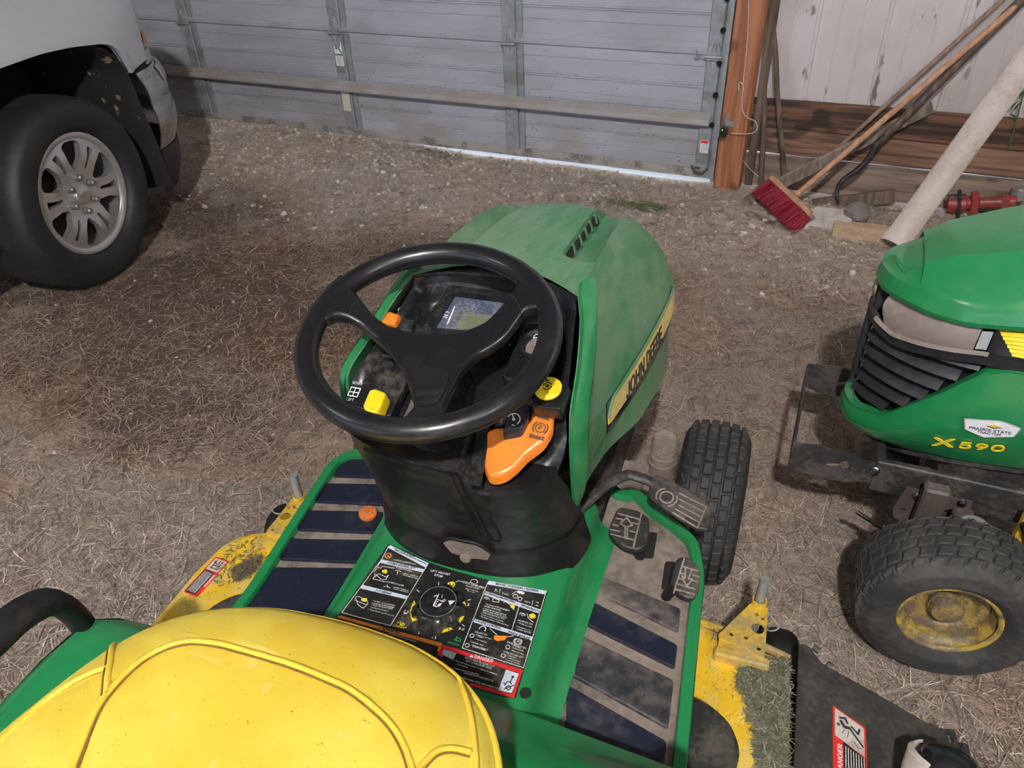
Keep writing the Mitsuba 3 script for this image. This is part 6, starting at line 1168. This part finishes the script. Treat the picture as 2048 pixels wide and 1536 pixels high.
# hood
cr_ = lambda y: float(np.interp(y, [-.8, -.3, .04, .16, .242], [.165, .140, .108, .086, .071])); zc_ = lambda y: float(np.interp(y, [-.8, -.4, .04, .15, .242, .258], [.985, .945, .846, .808, .752, .722]))
HS = np.r_[np.linspace(0, sy(.105), 26), np.linspace(sy(.09), 1, 26)]
rows = []
for s in HS:
    x, y = pl2(s)[0]; zt = z_top(s); yc = min(y, .244); 
    if s == 0: x = 0.
    w = -x; c = min(cr_(yc), w * (.071 / .063) if y > .24 else w * .75 + .0); c = min(c, w)
    zcen = zc_(yc) + .010
    pts = [(w + .004, y + .004, zt - .012), (w + .007, y + .006, zt - .002), (w + .001, y + .001, zt + .026)]
    kk_ = [(w * .86 + c * .14, .18), (w * .6 + c * .4, .47), (w * .3 + c * .7, .76), (c, 1.0)]
    zlo = zt + .026
    for xx, g in kk_: pts.append((xx, y - .004 * (1 if y > .2 else 0) - .016 * g * (y > .2), zlo + (max(zc_(yc), zlo + .004) - zlo) * g))
    pts += [(c * .97, y - .020 * (y > .2), max(zc_(yc), zlo + .004) + .003), (c * .5, y - .020 * (y > .2), max(zc_(yc), zlo + .004) + .007), (0, y - .020 * (y > .2), max(zc_(yc), zlo + .004) + .008)]
    rows.append(pts)
HP = np.array(rows); 
left = HP * [-1, 1, 1]
for P in (left, HP): pass
full = np.concatenate([left, HP[:, ::-1][:, 1:]], 1)
add(t2 + '__hood', shell(full, .004), 'green_clean', 14)
# badges on the left of the cowl
def cowl_pt(s, k): return wall2(z_bot, z_gr, max(0, s - .01), min(1, s + .01), bowl, 3, 101)[int(np.clip(k, 0, 1) * 100), 1]
def cowl_frame(y, z):
    s = sy(y); ks = np.linspace(0, 1, 41); zz = [z_bot(s) + (z_gr(s) - z_bot(s)) * k for k in ks]; k = float(np.interp(z, zz, ks))
    p = cowl_pt(s, k); a = cowl_pt(s + .03, k) - cowl_pt(s - .03, k); b = cowl_pt(s, min(1, k + .06)) - cowl_pt(s, max(0, k - .06)); a = unit(a); n = unit(np.cross(b, a)); n = n if n[0] < 0 else -n; yv = unit(b - (b @ a) * a); return frame(p + n * .0015, a, yv, np.cross(a, yv))
fm = cowl_frame(.044, .448) @ np.diag([1.2, 1.2, 1, 1])
add(t2 + '__model_lettering', [mv(text('X', .027, .034, .0022, True), frame((-.047, -.006, 0), (1, 0, 0), (.25, 1, 0), (0, 0, 1))), mv(text('590', .020, .066, .0022, True), frame((-.006, -.006, 0), (1, 0, 0), (.25, 1, 0), (0, 0, 1)))], 'decal_yellow', False, fm)
add(t2 + '__model_lettering__outline', [mv(cat(mv(text('X', .027, .036, .0014, True), frame((-.0485, -.0075, -.0002), (1, 0, 0), (.25, 1, 0), (0, 0, 1))), mv(text('590', .020, .068, .0014, True), frame((-.0068, -.0078, -.0002), (1, 0, 0), (.25, 1, 0), (0, 0, 1)))), np.eye(4))], 'dark_void', False, fm)
fm = cowl_frame(.012, .522)
hexp = [(-.047, .020), (.016, .025), (.050, .012), (.040, -.014), (-.010, -.026), (-.044, -.010)]
add(t2 + '__dealer_badge', bprism(rounded(hexp, .003), 0, .0022, .0006), 'print_grey', 25, fm)
add(t2 + '__dealer_badge__face', plate(rounded(np.array(hexp) * .94, .003), .0022, .0026), 'print_white', False, fm)
add(t2 + '__dealer_badge__lettering', [mv(text('PRAIRIE STATE', .0068, .070, .0004, True), frame((-.036, -.0055, .0026), unit((1, -.03, 0)), unit((.03, 1, 0)), (0, 0, 1))), mv(text('TRACTOR', .0058, .040, .0004, True), frame((-.022, -.0140, .0026), unit((1, -.03, 0)), unit((.03, 1, 0)), (0, 0, 1))), plate([(-.008, .008), (.004, .003), (.018, .007), (.006, .013)], .0026, .0030)], 'print_dark', False, fm)
add(t2 + '__dealer_badge__emblem', [plate([(-.006, .010), (.005, .0145), (.016, .009), (.006, .006)], .0030, .0034)], 'decal_yellow', False, fm)
# trim and frame below the cowl
add(t2 + '__lower_trim', shell(both2(wall2(lambda s: z_bot(s) - .022, z_bot, 0, .85, lambda s, k: -.064 - .0 * k, 50, 4)), .01), 'frame_black', 40)
fr = t2 + '__frame'
add(fr, [cbox(.018, 1.1, .085, .003, (-.165, -.37, .312)), cbox(.018, 1.1, .085, .003, (.165, -.37, .312)), cbox(.33, .02, .08, .003, (0, .17, .305)), cbox(.25, .7, .25, .02, (0, -.30, .42))], 'frame_black', False)
# front bracket with key-hole plates
def keyplate(s):
    y0, y1 = .12, .352; out = [(y0, -.030), (.205, -.032), (.23, -.044), (.30, -.047), (y1, -.034), (y1, .034), (.30, .043), (.235, .040), (.205, .028), (y0, .028)]
    h1 = circ(.238, .004, .0125, 16); h2 = sg.LineString([(.24, .004), (.272, -.006)]).buffer(.0055).union(sg.Polygon(h1)); hole = np.array(h2.exterior.coords); h3 = circ(.212, .012, .006, 10)
    return mv(plate(out, -.003, .003, [hole, h3]), frame((s * .165, 0, .314), (0, 1, 0), (0, 0, 1), (1, 0, 0)))
br = t2 + '__front_bracket'
add(br, [keyplate(-1), keyplate(1), mv(bprism(rounded([(-.168, -.036), (.168, -.036), (.168, .036), (-.168, .036)], .008), -.003, .003, .001), frame((0, .352, .314), (1, 0, 0), (0, 0, 1), (0, -1, 0)))], 'frame_black', 25)
for s in (-1, 1):
    add(br + '__bolt', [mv(lathe([(.010, 0), (.010, .006), (.007, .0075), (.007, .014), (1e-4, .015)], 12), frame((s * .169, .178, .328), (0, 1, 0), (0, 0, 1), (s, 0, 0)))], 'steel_bright', 30)
# hitch plate hanging below the frame rail
for s in (-1, 1):
    hp_ = plate(rounded([(.11, .03), (-.02, .03), (-.02, -.01), (.035, -.085), (.075, -.135), (.14, -.135), (.155, -.115), (.14, -.10), (.105, -.095), (.095, -.07), (.115, -.06), (.12, -.04)], .005), -.003, .003, [circ(.075, -.015, .006, 10), circ(.025, -.012, .007, 10), circ(.10, -.035, .005, 10)])
    k = add(t2 + '__hitch_plate', mv(hp_, frame((s * .178, 0, .275), (0, 1, 0), (0, 0, 1), (1, 0, 0))), 'bracket_brown', 25)
    for yy, zz in ((.085, .018), (.125, -.118), (.0, .026)): add(k + '__bolt', mv(lathe([(.009, 0), (.009, .005), (.006, .0065), (.006, .011), (1e-4, .0115)], 10), frame((s * .181, yy, .275 + zz), (0, 1, 0), (0, 0, 1), (s, 0, 0))), 'steel_bright', 30)
    add(k + '__latch_pin', mv(tube([(.13, -.10, -.004), (.19, -.072, -.004)], .0055, 10), frame((s * .178, 0, .275), (0, 1, 0), (0, 0, 1), (1, 0, 0))), 'steel_bright', 30)
# axle, spindles, wheels
add(t2 + '__front_axle', [cbox(.60, .06, .07, .01, (0, 0, .215)), cbox(.1, .12, .12, .02, (0, 0, .26)), tube([(-.16, -.06, .20), (-.36, -.10, .19)], .010, 10), tube([(.16, -.06, .20), (.36, -.10, .19)], .010, 10)], 'bracket_brown', 30)
for s in (-1, 1):
    k = nm(t2 + '__spindle')
    add(k, [cyl(.026, .12, .004, 24, (s * .27, -.01, .18)), cbox(.06, .04, .09, .006, (s * .235, .0, .265)), cbox(.034, .05, .12, .005, (s * .21, .06, .29))], 'bracket_brown', 30)
    add(k + '__cap', lathe([(.027, .28), (.031, .285), (.031, .322), (.027, .329), (1e-4, .330)], 28), 'steel_grey', 30, frame((s * .275, -.012, 0), (1, 0, 0), (0, 1, 0), (0, 0, 1)))
add(t2 + '__lift_arm', [cbox(.025, .30, .03, .004, (-.23, -.22, .235)), cbox(.025, .06, .16, .004, (-.22, -.13, .27))], 'deck_yellow', False)
add(t2 + '__hydraulic_hose', [tube(smoothpath([(-.19, .045, .33), (-.20, .03, .25), (-.20, .02, .17)], 16), .005, 8), tube(smoothpath([(-.24, -.10, .33), (-.25, -.14, .25), (-.26, -.16, .16)], 16), .009, 8)], 'matte_black', True)
for s in (-1, 1):
    yv = math.radians(-4.5)
    ax = np.array([s * math.cos(yv), s * math.sin(yv) * s, 0.]); ax = unit(np.array([s, .085 * s, 0.])) if s < 0 else unit(np.array([1, .085, 0.]))
    fwd = np.array([-ax[1], ax[0], 0]) * (1 if s > 0 else -1)
    f = frame(np.array([s * .40, 0, .178]) - ax * .056, fwd, np.cross(ax, fwd), ax)
    small_wheel(t2 + '__front_wheel', f, .178, .160, .090, 'tire_rubber_grey', 'rim_yellow_bright', 34, 6, .006, dict(gap=(.13, .11), skew=.38, stag=.3), 1.)
for s in (-1, 1): small_wheel(t2 + '__rear_wheel', frame((s * .36, -1.25, .28), (0, 1, 0), (0, 0, s), (s, 0, 0)), .28, .26, .13, 'tire_rubber_grey', 'rim_yellow_bright', 30, 6, .010, dict(gap=(.12, .10), skew=.6), 0.)
add(t2 + '__body', [cbox(.40, .10, .50, .03, (0, -.86, .68)), cbox(.36, .9, .12, .02, (0, -1.2, .40))], 'matte_black', False)
add(t2 + '__fender', [cbox(.30, .62, .05, .02, (-.36, -1.25, .62)), cbox(.30, .62, .05, .02, (.36, -1.25, .62)), cbox(.46, .60, .04, .015, (0, -1.25, .56))], 'green_clean', 40)
"""glossy domed cap lying on the chute at the lower right"""
use(F1)
dc = 'domed_cap'
tag(dc, 'glossy black domed cap with a grey collar above the end of the dark chute', 'cap')
fd = axes((0.832,0.791,0.215), unit((.15, .55, .85)), (1, 0, 0))
add(dc + '__dome', lathe(interp([(1e-4, .062), (.018, .060), (.036, .050), (.047, .034), (.051, .012), (.050, -.02), (.044, -.05)], 40), 56), 'gloss_black', True, fd)
cl = np.stack([np.stack([np.array([r * math.cos(a), r * math.sin(a), z]) for a in np.linspace(2.2, 3.9, 14)]) for r, z in ((.056, -.03), (.059, .005), (.060, .030), (.055, .034))])
add(dc + '__collar', shell(cl, .005), 'faded_white', 35, fd)
add(dc + '__neck', lathe([(.046, -.045), (.052, -.03), (.056, -.02), (.052, .0)], 40), 'black_dusty', 40, fd)

# ---- lamps under the ceiling (out of the picture) ------------------------------------------------------
use(WORLD)
for q, (p, r, L, _) in enumerate(LAMPS):
    k = nm('ceiling_lamp'); 
    bulb = trimesh.creation.icosphere(3, r); bulb.apply_translation(p)
    if r > .2: bulb = cbox(1.2, .10, .04, .01, p)
    add(k + '__bulb', bulb, 'print_white', True if r < .2 else False); scene[k + '__bulb']['emitter'] = {'type': 'area', 'radiance': rgb(*[L * c for c in LAMP_W])}
    add(k + '__socket', cyl(.03, max(.05, 3.58 - p[2] - r * .6), .004, 20, (p[0], p[1], p[2] + min(r, .05) * .8)), 'ceiling_white', 30)
    tag(k, ['bare LED lamp under the ceiling above and behind the camera', 'LED lamp under the ceiling on the right', 'LED lamp under the ceiling on the left near the truck', 'tube lamp under the ceiling near the door'][q], 'lamp')
